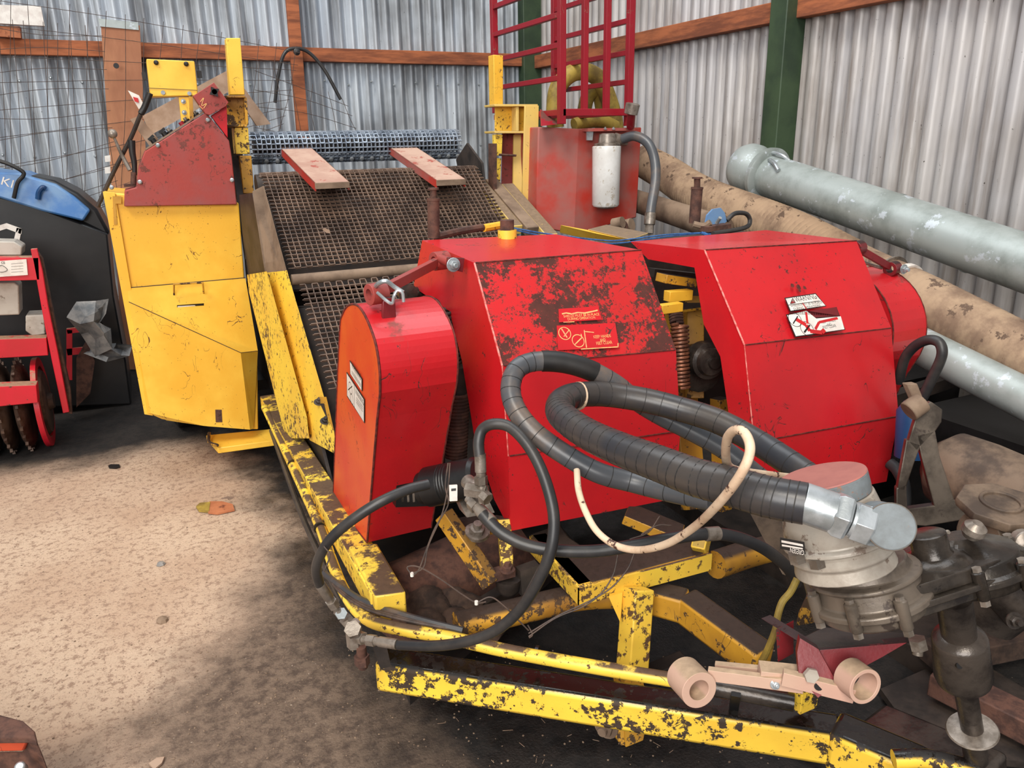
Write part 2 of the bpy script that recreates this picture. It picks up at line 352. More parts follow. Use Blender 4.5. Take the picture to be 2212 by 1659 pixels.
# ---- hoods
def hood(name, XL, XR, side, frontL, frontR, mats, lab):
    """side: YZ outline (front corners first A,B,C,D then back up) ; frontL/R: corner points of the folded front"""
    mb = MB()
    L = frontL+side['L']; R = frontR+side['R']; n = len(L); vs = L+R
    fs = []; mi = []
    names = []
    def add(f, m):
        mb.m(m); mb._a([vs[i] for i in f], [list(range(len(f)))])
    for i in range(n):
        j = (i+1) % n
        nf = len(frontL)
        m = mats['front'][i] if i < nf-1 else (mats['top'] if i == n-1 else mats['rest'])
        add([i, j, j+n, i+n], m)
    add(list(range(n)), mats['left']); add([i+n for i in range(n)][::-1], mats['rest'])
    # weld / fold lines, then painted highlights on the left edges
    for i in range(len(frontL)-1):
        if i: mb.m('seam').tube([frontL[i]+V(.004, -.0015, 0), frontR[i]+V(-.004, -.0015, 0)], .0022, 6, 0)
    mb.m('seam').tube([frontL[0], frontR[0]], .0025, 6, 0)
    mb.m('edge_glint').tube([frontL[0], frontL[1]], .0028, 6, 0); mb.m('edge_glint').tube(frontL[1:3], .002, 6, 0)
    o = mb.build('hood', None, HV, smooth=20); tag(o, lab); return o
fL1 = [PX(1025, 568, .78), PX(1085, 790, .78), PX(1098, 985, .79), PX(1103, 1147, .78)]
fR1 = [PX(1385, 540, 1.315), PX(1460, 755, 1.33), PX(1470, 930, 1.33), PX(1457, 1077, 1.325)]
sL1 = [PX(1068, 1080, .775), PX(1024, 939, .765), PX(998, 780, .76), PX(971, 672, .755), PX(893, 620, .75), PX(912, 519, .76)]
sR1 = [V(1.33, p.y, p.z) for p in sL1]; sR1[-1] = PZ(1200, 506, sL1[-1].z)
H1 = hood('hood', .78, 1.32, {'L': sL1, 'R': sR1}, fL1, fR1, dict(front=['red_rusty', 'red', 'red'], top='red', rest='red', left='red'), 'near hood with badly rusted upper panel')
fL2 = [PX(1522, 540, 1.57), PX(1608, 745, 1.57), PX(1629, 955, 1.585), PX(1655, 1090, 1.62)]
fR2 = [PX(1850, 520, 2.22), PX(1925, 708, 2.23), PX(1941, 898, 2.23), PX(1915, 1040, 2.2)]
sL2 = [PX(1590, 1010, 1.60), PX(1575, 900, 1.57), PX(1556, 770, 1.56), PX(1520, 700, 1.55), PX(1500, 578, 1.55), PX(1400, 560, 1.55), PX(1362, 522, 1.55)]
sR2 = [V(2.23, p.y, p.z) for p in sL2]; sR2[-1] = PZ(1655, 497, sL2[-1].z+.02)
H2 = hood('hood', 1.57, 2.22, {'L': sL2, 'R': sR2}, fL2, fR2, dict(front=['red', 'red', 'red'], top='red', rest='red', left='red'), 'far hood of clean red paint with white warning labels')
# ---- warning labels
def plane_of(a, b, c): return a, (b-a).cross(c-a).normalized()
def label(parent, name, quad, plane, mat, paints, lab=None, t=.001):
    p0, n = plane
    if n.dot(EYE-p0) < 0: n = -n
    q = [PP(x, y, p0, n)+n*.0012 for x, y in quad]
    mb = MB()
    if mat: mb.m(mat).prism(q, n*t)
    for it in paints:
        if it[0] == 't': _, ink, body, bl, br, h = it; text_into(mb, ink, body, PP(*bl, p0, n), PP(*br, p0, n), h, n, .0012+t+.0006)
        if it[0] == 'ring':
            _, ink, c, rx, wd = it; c = PP(*c, p0, n)+n*(.0018+t); e = (q[1]-q[0]).normalized(); g = n.cross(e); k = 28
            mb.m(ink)._a([c+(e*math.cos(2*PI*i/k)+g*math.sin(2*PI*i/k))*rr for rr in (rx, rx-wd) for i in range(k)], [[i, (i+1) % k, (i+1) % k+k, i+k] for i in range(k)])
        if it[0] == 'line':
            _, ink, pts, wd = it; P = [PP(*p, p0, n)+n*(.002+t) for p in pts]
            for a, b in zip(P, P[1:]):
                sdv = n.cross((b-a).normalized())*(wd/2); mb.m(ink)._a([a+sdv, b+sdv, b-sdv, a-sdv], [[0, 1, 2, 3]])
        if it[0] == 'poly':
            _, ink, pts = it; mb.m(ink)._a([PP(*p, p0, n)+n*(.0017+t) for p in pts], [list(range(len(pts)))])
    o = mb.build(name, None, parent, smooth=60)
    if lab: tag(o, lab)
    return o
pl1 = plane_of(fL1[0], fR1[0], fL1[1]); pl2 = plane_of(fL2[0], fR2[0], fL2[1])
label(H1, 'warning_label', [(1207, 697), (1206, 668), (1292, 662), (1299, 691)], pl1, 'red', [
    ('line', 'ink_pale', [(1213, 679), (1222, 677), (1234, 679), (1247, 676), (1262, 677), (1278, 674), (1290, 671)], .004),
    ('t', 'ink_pale', 'SHIELDS MUST BE IN PLACE', (1217, 687), (1294, 682), .0075), ('t', 'ink_pale', 'DURING OPERATION', (1226, 693), (1285, 689), .0072),
    ('line', 'ink_pale', [(1216, 697), (1240, 696)], .002)], 'worn red label with pale lettering')
label(H1, 'warning_label', [(1205, 757), (1202, 704), (1328, 698), (1337, 752)], pl1, 'red', [
    ('ring', 'ink_pale', (1219, 721), .019, .0022), ('ring', 'ink_pale', (1248, 737), .019, .0022),
    ('line', 'ink_pale', [(1212, 711), (1224, 730)], .004), ('line', 'ink_pale', [(1217, 728), (1229, 713)], .0025), ('line', 'ink_pale', [(1240, 746), (1256, 730), (1254, 722)], .003),
    ('line', 'ink_pale', [(1261, 714), (1266, 752)], .003), ('line', 'ink_pale', [(1262, 717), (1282, 719)], .0025),
    ('t', 'ink_pale', 'KEEP HANDS', (1282, 732), (1319, 729), .009), ('t', 'ink_pale', 'AND', (1296, 739), (1308, 738), .009), ('t', 'ink_pale', 'FEET CLEAR', (1288, 746), (1322, 743), .009),
    ('line', 'ink_pale', [(1254, 755), (1334, 750), (1334, 742)], .0028)], 'worn red pictogram label with pale lettering')
label(H2, 'warning_label', [(1706, 674), (1694, 644), (1761, 634), (1784, 662)], pl2, 'ink', [
    ('poly', 'label', [(1707, 672), (1696, 646), (1760, 636), (1782, 661)]),
    ('poly', 'ink_red', [(1706, 657), (1711, 645), (1717, 655)]), ('line', 'ink', [(1706, 657), (1711, 645), (1717, 655), (1706, 657)], .002),
    ('t', 'ink', 'WARNING', (1719, 654), (1764, 646), .020), ('line', 'ink', [(1702, 660), (1769, 651)], .002),
    ('t', 'ink', 'SHIELDS MUST BE IN PLACE', (1708, 664), (1775, 656), .0085), ('t', 'ink', 'DURING OPERATIONS', (1714, 671), (1772, 663), .0085),
    ('line', 'ink_red', [(1732, 655), (1741, 668)], .004)], 'torn white warning label with black lettering')
label(H2, 'warning_label', [(1717, 729), (1697, 680), (1806, 664), (1825, 713)], pl2, 'ink', [
    ('poly', 'label', [(1718, 727), (1699, 682), (1741, 672), (1762, 689), (1815, 684), (1823, 712)]), ('poly', 'maroon', [(1698, 680), (1805, 664), (1812, 683), (1760, 687), (1740, 672)]),
    ('ring', 'ink', (1716, 691), .026, .0022), ('ring', 'ink', (1742, 711), .026, .0022), ('line', 'ink', [(1712, 700), (1722, 684)], .004), ('line', 'ink', [(1736, 719), (1748, 703)], .006),
    ('line', 'ink_red', [(1718, 690), (1740, 703), (1748, 716), (1774, 719), (1780, 713)], .014), ('line', 'ink_red', [(1740, 675), (1743, 700)], .008), ('line', 'ink_red', [(1760, 712), (1768, 697), (1808, 688)], .009),
    ('t', 'ink', 'KEEP HANDS', (1774, 700), (1804, 695), .011), ('t', 'ink', 'AND', (1786, 706), (1796, 704), .010), ('t', 'ink', 'FEET CLEAR', (1778, 712), (1806, 707), .011)], 'torn white pictogram label with black lettering')
# scuffs where paint came off the clean hood
mb = MB()
for (x, y, r) in ((1711, 617, 6), (1724, 620, 8), (1738, 622, 6), (1727, 628, 4), (1746, 798, 6), (1754, 799, 3), (1745, 806, 2)):
    pl = pl2 if y < 740 else plane_of(fL2[1], fR2[1], fL2[2]); p0, n = pl; n = n if n.dot(EYE-p0) > 0 else -n
    c = PP(x, y, p0, n)+n*.001; e = n.orthogonal().normalized(); g = n.cross(e)
    mb._a([c+(e*math.cos(k*.7)+g*math.sin(k*.7))*r*.0013*(.7+.5*random.random()) for k in range(9)], [list(range(9))])
mb.build('chipped_paint', 'seam', H2)
# ---- belt guard casings (rounded top, left and right)
def casing(X0, X1, P, capmat, lab):
    a = [V(X0, p.y, p.z) for p in P]; b = [V(X1, p.y, p.z) for p in P]; mb = MB(); n = len(a)
    mb.m('red')
    for i in range(n):
        j = (i+1) % n; mb._a([a[i], a[j], b[j], b[i]], [[0, 1, 2, 3]])
    mb.m(capmat)._a(a, [list(range(n))]); mb.m('red')._a(b, [list(range(n))])
    mb.m('seam').tube(a, .003, 6, 0, closed=True); mb.m('seam').tube(b, .0025, 6, 0, closed=True)
    o = mb.build('belt_guard', None, HV, smooth=30); return tag(o, lab)
pr = [(793, 1172), (815, 905), (821, 850), (820, 800), (812, 745), (797, 700), (780, 668), (765, 657), (750, 662), (740, 680), (735, 702), (730, 800), (724, 960), (720, 1078)]
XC = .441
pr2 = pr[:2]+[tuple(q[:2]) for q in spline([V(x, y, 0) for x, y in pr[2:12]], 4)]+pr[12:]
G1 = casing(XC, XC+.195, [PX(x, y, XC) for x, y in pr2], 'red_warm_lit', 'left rounded guard, warm light painted on its side as orange')
# right shoulder of the guard, wider low extension to the motor
c0 = PX(815, 905, XC); c1 = PX(793, 1172, XC)
mb = MB(); mb.prism([V(XC+.215, c0.y+.0, c0.z), PY(975, 900, c0.y+.0), PY(957, 983, c0.y+.09), V(XC+.215, c0.y+.12, .80)], (0, .25, 0)); 
plc = (V(XC-.0005, 2, 1), V(-1, 0, 0))
label(G1, 'warning_label', [(758, 808), (757, 778), (784, 818), (784, 845)], plc, 'ink', [('poly', 'label', [(759, 807), (758, 781), (783, 819), (783, 843)]),
    ('t', 'ink', 'WARNING', (762, 793), (782, 822), .018), ('line', 'ink', [(762, 801), (782, 831)], .0016), ('line', 'ink', [(762, 805), (782, 835)], .0016)])
label(G1, 'warning_label', [(751, 856), (750, 803), (789, 862), (789, 914)], plc, 'ink', [('poly', 'label', [(752, 854), (751, 806), (788, 863), (788, 911)]),
    ('t', 'ink', 'WARNING', (770, 850), (788, 876), .016), ('line', 'ink', [(768, 832), (768, 880)], .0016), ('ring', 'ink', (759, 838), .018, .002), ('ring', 'ink', (762, 862), .016, .002), ('line', 'ink', [(754, 842), (763, 834)], .003),
    ('line', 'ink', [(772, 858), (786, 879)], .0014), ('line', 'ink', [(772, 863), (786, 884)], .0014), ('line', 'ink', [(772, 868), (786, 889)], .0014)])
# opening in the front of the guard, where the motor shaft enters
yf = (c0.y+c1.y)/2-.01
mb = MB(); q = [PY(858, 1012, 1.85), PY(962, 978, 1.85), PY(962, 1092, 1.85), PY(855, 1096, 1.85)]
mb.m('black').prism(q, V(0, .03, 0))
for k in range(3): p = PY(868+k*12, 1085, 1.85); mb.m('zinc_dirty').box(p, p+V(.006, .01, .03))
mb.build('shaft_opening', None, G1)
s = PX(767, 660, XC+.03)
# lug on top with hair pin
lug = MB(); lp = PY(842, 682, 1.74); lug.prism([PY(826, 690, 1.75), PY(856, 688, 1.75), PY(854, 652, 1.75), PY(848, 643, 1.75), PY(834, 643, 1.75), PY(827, 652, 1.75)], (0, .012, 0)); lug.build('lug', 'maroon', G1, bevel=.002)
lug = MB(); lug.prism([PY(802, 655, 1.80), PY(818, 652, 1.80), PY(816, 625, 1.80), PY(805, 628, 1.80)], (0, .012, 0)); lug.build('lug', 'maroon', G1, bevel=.002)
MB().tube([PY(871, 632, 1.72), PY(852, 620, 1.73), PY(835, 608, 1.73), PY(820, 611, 1.74), PY(812, 618, 1.76)], .0055, 8).build('hitch_pin', 'zinc', G1)
MB().tube([PY(872, 652, 1.71), PY(869, 632, 1.71), PY(858, 628, 1.715), PY(851, 640, 1.715), PY(848, 655, 1.72), PY(838, 652, 1.72), PY(815, 632, 1.75)], .004, 8).build('pin_clip', 'zinc', G1)
# tie rod between guard and hood
def tierod(a, b, lab=None):
    mb = MB(); d = (b-a).normalized(); mb.beam(a+d*.02, b-d*.02, .018, .024)
    ax = V(1, .25, 0).normalized()
    for p in (a, b): mb.pipe(p-ax*.022, p+ax*.022, .026, .014, 20)
    return mb.build('tie_rod', 'maroon' if lab is None else 'red_faded', HV, bevel=.001)
ra = PY(814, 634, 1.78); rb = PY(951, 563, 2.02)
tierod(ra, rb, 1)
b1 = PY(974, 568, 1.93)
MB().m('red_faded').cyl(PY(952, 559, 2.0), b1, .013, 12).m('maroon').prism([PY(968, 557, 1.92), PY(1004, 558, 1.92), PY(1000, 588, 1.92), PY(966, 580, 1.92)], (0, .012, 0)).m('zinc').bolt(PY(979, 572, 1.92), NF, .013, .012).build('rod_bracket', None, HV, bevel=.001)
# right guard, seen behind the far hood
def c2(x, y): return PX(x, y, 2.34)
P2 = [(1925, 1075), (1940, 930), (1955, 800), (1972, 760), (1976, 720), (1968, 670), (1948, 630), (1920, 606), (1893, 600), (1868, 604)]
X2 = 2.34; X2 = 2.30; pts = [V(X2, 1.93, .45), V(X2, 1.83, .74)]+[V(X2, 2.0+.225*math.cos(t), .90+.215*math.sin(t)) for t in [PI+.35-k*PI*1.0/19 for k in range(20)]]+[V(X2, 2.3, .5)]
G2 = casing(X2, X2+.17, pts, 'red', 'right rounded guard with black patch')
rc = PX(1852, 536, 2.26); rd = PX(1928, 580, 2.44); tierod(rc, rd)
MB().m('maroon').beam(rd+V(0, 0, -.06), rd+V(0, 0, .01), .02, .05).m('zinc').bolt(rd+V(.02, -.03, 0), NF, .012, .012).build('rod_bracket', None, HV)
MB().tube([PX(1862, 565, 2.3), PX(1884, 573, 2.36), PX(1905, 579, 2.4)], .006, 8).build('hitch_pin', 'zinc_dirty', HV)
# ---- springs, posts and hidden linkage between hoods
def spring(name, a, b, R, r, turns, mat, parent=HV):
    a, b = Vector(a), Vector(b); ax = (b-a); L = ax.length; ax.normalize(); e = ax.orthogonal().normalized(); g = ax.cross(e); n = int(turns*12)
    mb = MB().tube([a+ax*(L*i/n)+(e*math.cos(2*PI*i/12)+g*math.sin(2*PI*i/12))*R for i in range(n+1)], r, 6, 0); return mb.build(name, mat, parent, smooth=60)
spring('coil_spring', PY(960, 668, 2.05), PY(986, 800, 2.05), .022, .0052, 15, 'dark_steel')
spring('coil_spring', PY(978, 670, 2.15), PY(996, 805, 2.15), .022, .0052, 15, 'dark_steel')
spring('coil_spring', PY(990, 846, 2.0), PY(984, 990, 2.0), .030, .0062, 20, 'rust')
MB().cyl(PY(985, 790, 2.02), PY(990, 850, 2.02), .036, 20).build('spring_seat', 'dark_steel', HV)
spring('coil_spring', PY(1468, 700, 2.0), PY(1472, 838, 1.95), .026, .0055, 17, 'copper')
spring('coil_spring', PY(1456, 640, 2.1), PY(1462, 700, 2.05), .02, .005, 10, 'rust')
mb = MB()
mb.m('yellow_dark').beam(PY(1462, 660, 2.3), PY(1500, 1100, 2.0), .10, .03, (0, 1, 0)).beam(PY(1500, 640, 2.2), PY(1500, 860, 2.1), .06, .05).beam(PY(1428, 600, 2.1), PY(1500, 610, 2.1), .06, .03)
mb.box(PY(1440, 680, 2.1), PY(1500, 650, 2.2))
mb.m('yellow').beam(PY(1425, 668, 2.0), PY(1470, 662, 2.0), .03, .03).beam(PY(1440, 640, 2.05), PY(1490, 636, 2.05), .035, .035)
mb.m('yellow_dark').beam(PY(1555, 860, 2.05), PY(1560, 1100, 2.0), .05, .05)
mb.build('hood_lift_frame', None, HV, bevel=.002)
mb = MB().m('oily_iron').lathe(PY(1515, 775, 1.98), (-.15, -1, .1), [(0, .062), (.05, .062), (.055, .05), (.07, .045), (.075, .02), (.09, .02)], 24)
mb.m('oily_iron').lathe(PY(1500, 790, 2.06), (-.15, -1, .1), [(0, .08), (.05, .085), (.06, .07)], 20)
mb.build('drive_hub', None, HV)
MB().m('dark_steel').box((.80, 2.5, .3), (1.33, 2.56, 1.05)).box((1.33, 2.5, .3), (2.28, 2.56, 1.21)).box((1.36, 2.2, .3), (1.55, 2.5, .75)).build('dark_backing', None, HV)  # dark panels added to blacken the gaps behind the hoods
MB().beam(PY(1405, 588, 2.3), PY(1500, 598, 2.3), .05, .03).build('hood_link', 'dark_steel', HV)
# cluster of rollers and shaft ends behind the left guard
mb = MB(); mb.m('oily_iron').cyl(PY(872, 640, 2.3), PY(1000, 632, 2.35), .028).lathe(PY(878, 632, 2.25), NF, [(0, .03), (.02, .03), (.025, .012)], 18); mb.m('maroon').cyl(PY(925, 652, 2.15), PY(965, 672, 2.1), .02)
mb.build('roller_shaft', None, HV)

# ---- stand pipes on the hoods (jack tubes with cap)
def jack(x, yt, yb, Yd, r, lean=0):
    a = PY(x, yb, Yd); b = PY(x+lean, yt+18, Yd); c = PY(x+lean, yt, Yd)
    mb = MB(); mb.cyl(a, b, r, 18).cyl(b, c, r*.55, 14).lathe(c, (0, 0, 1), [(0, r*.9), (.006, r*.9)], 16)
    mb.lathe(b, (b-a), [(-.008, r*1.08), (0, r*1.08)], 18)
    return mb.build('jack_tube', 'rust', HV)
jack(937, 410, 514, 2.3, .019, -1); jack(1500, 386, 482, 2.45, .022, 6)
MB().m('rust').tube([PY(940, 512, 2.3), PY(1000, 498, 2.34), PY(1105, 482, 2.4)], .012, 8, 3).m('yellow').tube([PY(1045, 493, 2.36), PY(1105, 482, 2.4)], .013, 8, 3).build('jack_handle', None, HV)
MB().m('yellow_worn').cyl(PZ(1096, 517, 1.30), PZ(1096, 517, 1.30)+V(0, 0, .03), .03, 18).m('rust').cyl(PZ(1096, 517, 1.30)+V(0, 0, .03), PZ(1096, 517, 1.30)+V(0, 0, .06), .022, 18).build('swivel_cap', None, HV)
MB().tube([PY(1498, 484, 2.42), PY(1520, 488, 2.4), PY(1535, 480, 2.38)], .012, 8).build('jack_handle', 'dust_steel', HV)
MB().m('blue').prism([PY(1524, 484, 2.4), PY(1528, 465, 2.4), PY(1540, 452, 2.4), PY(1557, 449, 2.4), PY(1566, 460, 2.4), PY(1570, 478, 2.4), PY(1560, 488, 2.4)], (0, .008, 0)).m('zinc').cyl(PY(1548, 482, 2.37), PY(1556, 470, 2.35), .007).m('rust').beam(PY(1520, 495, 2.38), PY(1570, 488, 2.38), .05, .02).build('angle_plate', None, HV)
MB().tube([PY(1570, 476, 2.4), PY(1588, 461, 2.4), PY(1612, 462, 2.42), PY(1620, 478, 2.42), PY(1608, 492, 2.4), PY(1540, 505, 2.3)], .009, 10).build('cable', 'rubber', HV)
for dz in (0, 6):
    MB().tube([PY(1095, 490+dz/2, 2.36), PY(1180, 505+dz, 2.36), PY(1290, 518+dz, 2.36), PY(1340, 519+dz, 2.36), PY(1440, 507+dz*.7, 2.36), PY(1535, 502, 2.38)], .0028, 6).build('twine', 'twine', HV)
MB().tube([PY(1515, 503, 2.37), PY(1530, 507, 2.36), PY(1545, 503, 2.37), PY(1530, 499, 2.38), PY(1520, 506, 2.37)], .006, 6).build('twine_knot', 'twine', HV)

# ---- frame: left rails
ZT = .5
mb = MB(); 
mb.prism([V(.382, 3.75, .42), V(.455, 3.75, .42), V(.462, 1.67, .5), V(.380, 1.70, .5)], V(0, 0, -.075))
mb.build('left_main_rail', 'yellow_worn', HV, bevel=.004)
MB().prism([V(.384, 1.672, .505), V(.462, 1.655, .505), V(.462, 1.92, .512), V(.384, 1.94, .512)], V(0, 0, -.08)).build('rail_end', 'yellow_worn', HV, bevel=.006)
# inclined side channels carrying the belts
def strip(q, X, d, mat, name, n=V(0, 0, -.04)):
    mb = MB(); mb.prism([PX(x, y, xx) for (x, y), xx in zip(q, X)], n); return mb.build(name, mat, HV, bevel=.003)
strip([(533, 592), (576, 585), (663, 900), (612, 905)], (.40, .42, .44, .40), 0, 'yellow_worn', 'side_channel', V(0, 0, -.09))
strip([(576, 588), (620, 583), (722, 932), (664, 905)], (.44, .49, .49, .45), 0, 'yellow_worn', 'side_channel', V(0, 0, -.09))
strip([(516, 420), (545, 415), (572, 587), (531, 594)], (.41, .44, .44, .41), 0, 'dark_steel', 'side_channel', V(0, 0, -.07))
strip([(545, 412), (570, 400), (619, 582), (573, 588)], (.44, .49, .49, .44), 0, 'dust_steel', 'side_channel', V(0, 0, -.07))
mb = MB().m('black')
for (x, y, r) in ((616, 629, .014), (612, 664, .010), (612, 687, .011)):
    p = PX(x, y, .485); mb.lathe(p, V(-.2, -.5, .8), [(-.002, r), (.004, r)], 14)
mb.build('bolt_hole', None, HV)
P = [PX(672, 868, .47), PX(706, 868, .49), PX(722, 938, .49), PX(690, 938, .47)]; MB().m('yellow_dark').prism(P, V(0, 0, .02)).m('dark_steel').bolt(PX(691, 880, .48)+V(0, 0, .02), (0, -.4, 1), .014, .01).bolt(PX(705, 921, .48)+V(0, 0, .02), (0, -.4, 1), .014, .01).m('tray').prism([p*.5+(P[0]+P[1]+P[2]+P[3])/8 for p in P], V(0, 0, .026)).build('bearing_plate', None, HV, bevel=.002)
# bent guard tube running down the rail, round the corner and along the drawbar
tp = [PZ(572, 880, .42), PZ(610, 960, .42), PZ(640, 1025, .42), PZ(690, 1135, .42), PZ(716, 1210, .42), PZ(745, 1280, .43), PZ(790, 1335, .44), PZ(860, 1358, .445), PZ(960, 1375, .44), PZ(1090, 1405, .43), PZ(1280, 1440, .43), PZ(1462, 1470, .43)]
MB().tube(tp, .0165, 14).build('guard_tube', 'yellow_worn', HV)
tp2 = [PZ(1455, 1469, .43), PZ(1560, 1488, .43), PZ(1715, 1518, .43)]
MB().tube(tp2, .019, 14, 3).build('ram_tube', 'oily_iron', HV)
MB().beam(PZ(1590, 1500, .45), PZ(1585, 1530, .38), .02, .01).build('tube_clip', 'black', HV)
MB().box(PZ(1728, 1545, .40), PZ(1728, 1545, .40)+V(.05, .04, .10)).build('ram_mount', 'yellow_oily', HV, bevel=.002)
for (x, y) in ((632, 1003), (690, 1140), (1160, 1412)):
    p = PZ(x, y, .425); q = tp[3]-tp[2] if x < 1000 else tp[-1]-tp[-2]; q.normalize(); MB().lathe(p-q*.004, q, [(0, .019), (.008, .019)], 16).build('cable_tie', 'black', HV)
MB().tube([PZ(586, 930, .39), PZ(625, 1040, .38), PZ(655, 1120, .37), PZ(700, 1220, .38), PZ(740, 1300, .40)], .010, 8).build('cable', 'rubber', HV)
for k in range(4):
    MB().tube([PZ(700+k*2, 1238, .42), PZ(730, 1262+k*4, .44), PZ(780, 1296+k*5, .455), PZ(850, 1322+k*4, .462), PZ(930, 1345+k*2, .462), PZ(1000, 1362, .455)], .0045 if k else .009, 6).build('cable', 'wire' if k else 'rubber_dusty', HV)
# drawbar
zb = .36
dbL = PZ(815, 1432, zb); dbM = PZ(1830, 1580, zb); 
mb = MB(); mb.m('yellow_oily')
def tbeam(a, b, w, h, mb): return mb.beam(a, b, w, h)
a0 = PZ(820, 1418, .37); a1 = PZ(1822, 1572, .37); a2 = PD(2010, 1690, 1.56)
d = (a1-a0).normalized(); sd = d.cross(V(0, 0, 1)).normalized()
def rprism(p, q, w, h, mat, name, bev=.012, **k):
    o = MB().beam(p, q, w, h); return o.build(name, mat, HV, bevel=bev)
rprism(a0-V(0, 0, .035), a1-V(0, 0, .035), .075, .085, 'yellow_oily', 'drawbar')
rprism(a1-V(0, 0, .035)-d*.02, a2, .09, .10, 'yellow_oily', 'drawbar')
a3 = PD(2010, 1625, 1.55); a4 = PD(2140, 1690, 1.5)
rprism(PZ(1870, 1570, .33), a4, .16, .05, 'oily_iron', 'hitch_tongue')
MB().tube([PD(1930, 1640, 1.48), PD(2010, 1640, 1.47), PD(2110, 1665, 1.45)], .018, 12, 4).build('tongue_edge', 'yellow_oily', HV)
rprism(PZ(880, 1440, .33), PZ(1085, 1475, .33), .06, .03, 'oily_iron', 'drawbar_skid', .004)
# corner of frame, beam across behind and V plate
MB().prism([PZ(1144, 1156, .5), PZ(1180, 1150, .5), PZ(1285, 1262, .5), PZ(1248, 1268, .5)], V(0, 0, -.04)).build('platform_lip', 'yellow_worn', HV, bevel=.004)
plat = [PZ(1144, 1154, .5), PZ(1248, 1266, .5), PZ(1532, 1192, .5), PZ(1520, 1160, .5), PZ(1400, 1180, .5), PZ(1290, 1200, .5), PZ(1230, 1160, .5), PZ(1210, 1130, .5)]
MB().prism(plat, V(0, 0, -.045)).build('platform', 'yellow_dark', HV, bevel=.006)
fa, fb, fc = PZ(1144, 1156, .499), PZ(1248, 1268, .499), PZ(1532, 1194, .499)
MB().prism([fa, fa+V(-.004, -.006, 0), fb+V(0, -.008, 0), fb], V(0, 0, -.052)).prism([fb, fb+V(0, -.008, 0), fc+V(.004, -.008, 0), fc], V(0, 0, -.052)).build('platform_edge', 'yellow_worn', HV, bevel=.002)
MB().beam(PZ(1510, 1192, .5), PZ(1520, 1150, .54), .04, .06).build('hose_post', 'yellow_worn', HV, bevel=.004)
lt = PZ(1378, 1270, .47); lb = PZ(1352, 1540, .12)
MB().beam(lt, PZ(1366, 1440, .28), .062, .062, (0, 1, 0)).build('support_post', 'yellow_worn', HV, bevel=.004)
MB().prism([PZ(1315, 1290, .46), PZ(1345, 1280, .46), PZ(1340, 1345, .40)], V(.01, .012, 0)).build('gusset', 'yellow', HV)
# round cross tube and right hand arm
MB().tube([PZ(985, 1352, .40), PZ(1100, 1325, .40), PZ(1240, 1292, .40), PZ(1340, 1285, .40)], .036, 18, 4).build('cross_tube', 'yellow_dark', HV)
rprism(PZ(1400, 1288, .40), PZ(1482, 1310, .40), .07, .075, 'yellow_dark', 'cross_tube', .01)
rprism(PZ(1478, 1305, .40), PZ(1650, 1432, .37), .075, .08, 'yellow_dark', 'right_arm', .01)
MB().tube([PZ(1545, 1220, .44), PZ(1640, 1190, .42), PZ(1760, 1165, .40)], .04, 16, 4).build('cross_tube', 'yellow_dark', HV)
rprism(PZ(1480, 1430, .15), PZ(1330, 1490, .12), .05, .05, 'dark_steel', 'under_stay', .004)
# slanted arm, stub post, stop
rprism(PZ(958, 1110, .62), PZ(1062, 1262, .46), .035, .05, 'yellow_dark', 'slanted_arm', .003)
rprism(PZ(1096, 1245, .46), PZ(1088, 1120, .60), .035, .045, 'yellow_worn', 'stub_post', .003)
MB().m('rust').box(PZ(1070, 1258, .47), PZ(1070, 1258, .47)+V(.06, .04, .02)).bolt(PZ(1096, 1232, .5), (0, 0, 1), .014, .012).m('dark_steel').lathe(PZ(1098, 1248, .46), (0, 0, -1), [(0, .036), (.03, .034), (.05, .02), (.055, .004)], 18).build('rubber_stop', None, HV)
MB().m('dark_steel').prism([PZ(1124, 1235, .48), PZ(1165, 1220, .48), PZ(1150, 1290, .42), PZ(1128, 1290, .42)], V(0, .03, 0)).build('cleat', 'dark_steel', HV)
MB().m('yellow_dark').box(PZ(1000, 1170, .55), PZ(1000, 1170, .55)+V(.09, .08, .03)).m('zinc_dirty').bolt(PZ(1030, 1150, .58), (0, -.3, 1), .022, .018).lathe(PZ(1030, 1152, .57), (0, -.3, 1), [(0, .036), (.006, .036)], 20).build('pivot_bolt', None, HV)
rprism(PZ(1352, 1108, .55), PZ(1472, 1158, .50), .09, .03, 'yellow_dark', 'link_plate', .003)
rprism(PZ(1010, 1330, .3), PZ(1120, 1260, .3), .04, .04, 'dark_steel', 'lower_stay', .003)
# soil caked in frame corner
mb = MB(); 
for k in range(14): 
    p = PZ(900+random.random()*150, 1300+random.random()*60, .30+random.random()*.05); mb.lathe(p, (random.random()-.5, random.random()-.5, 1), [(-.05, .01), (-.03, .045), (0, .06), (.03, .04), (.045, .008)], 9)
tag(mb.build('caked_soil', 'soil', HV), kind='stuff')
MB().cyl(V(.50, 1.95, .25), V(.95, 2.1, .25), .14, 28).build('lower_drum', 'rust', HV)
MB().prism([V(.47, 1.72, .10), V(1.3, 2.2, .10), V(1.3, 2.6, .14), V(.47, 2.6, .14)], V(0, 0, .03)).build('share_tray', 'tray', HV)
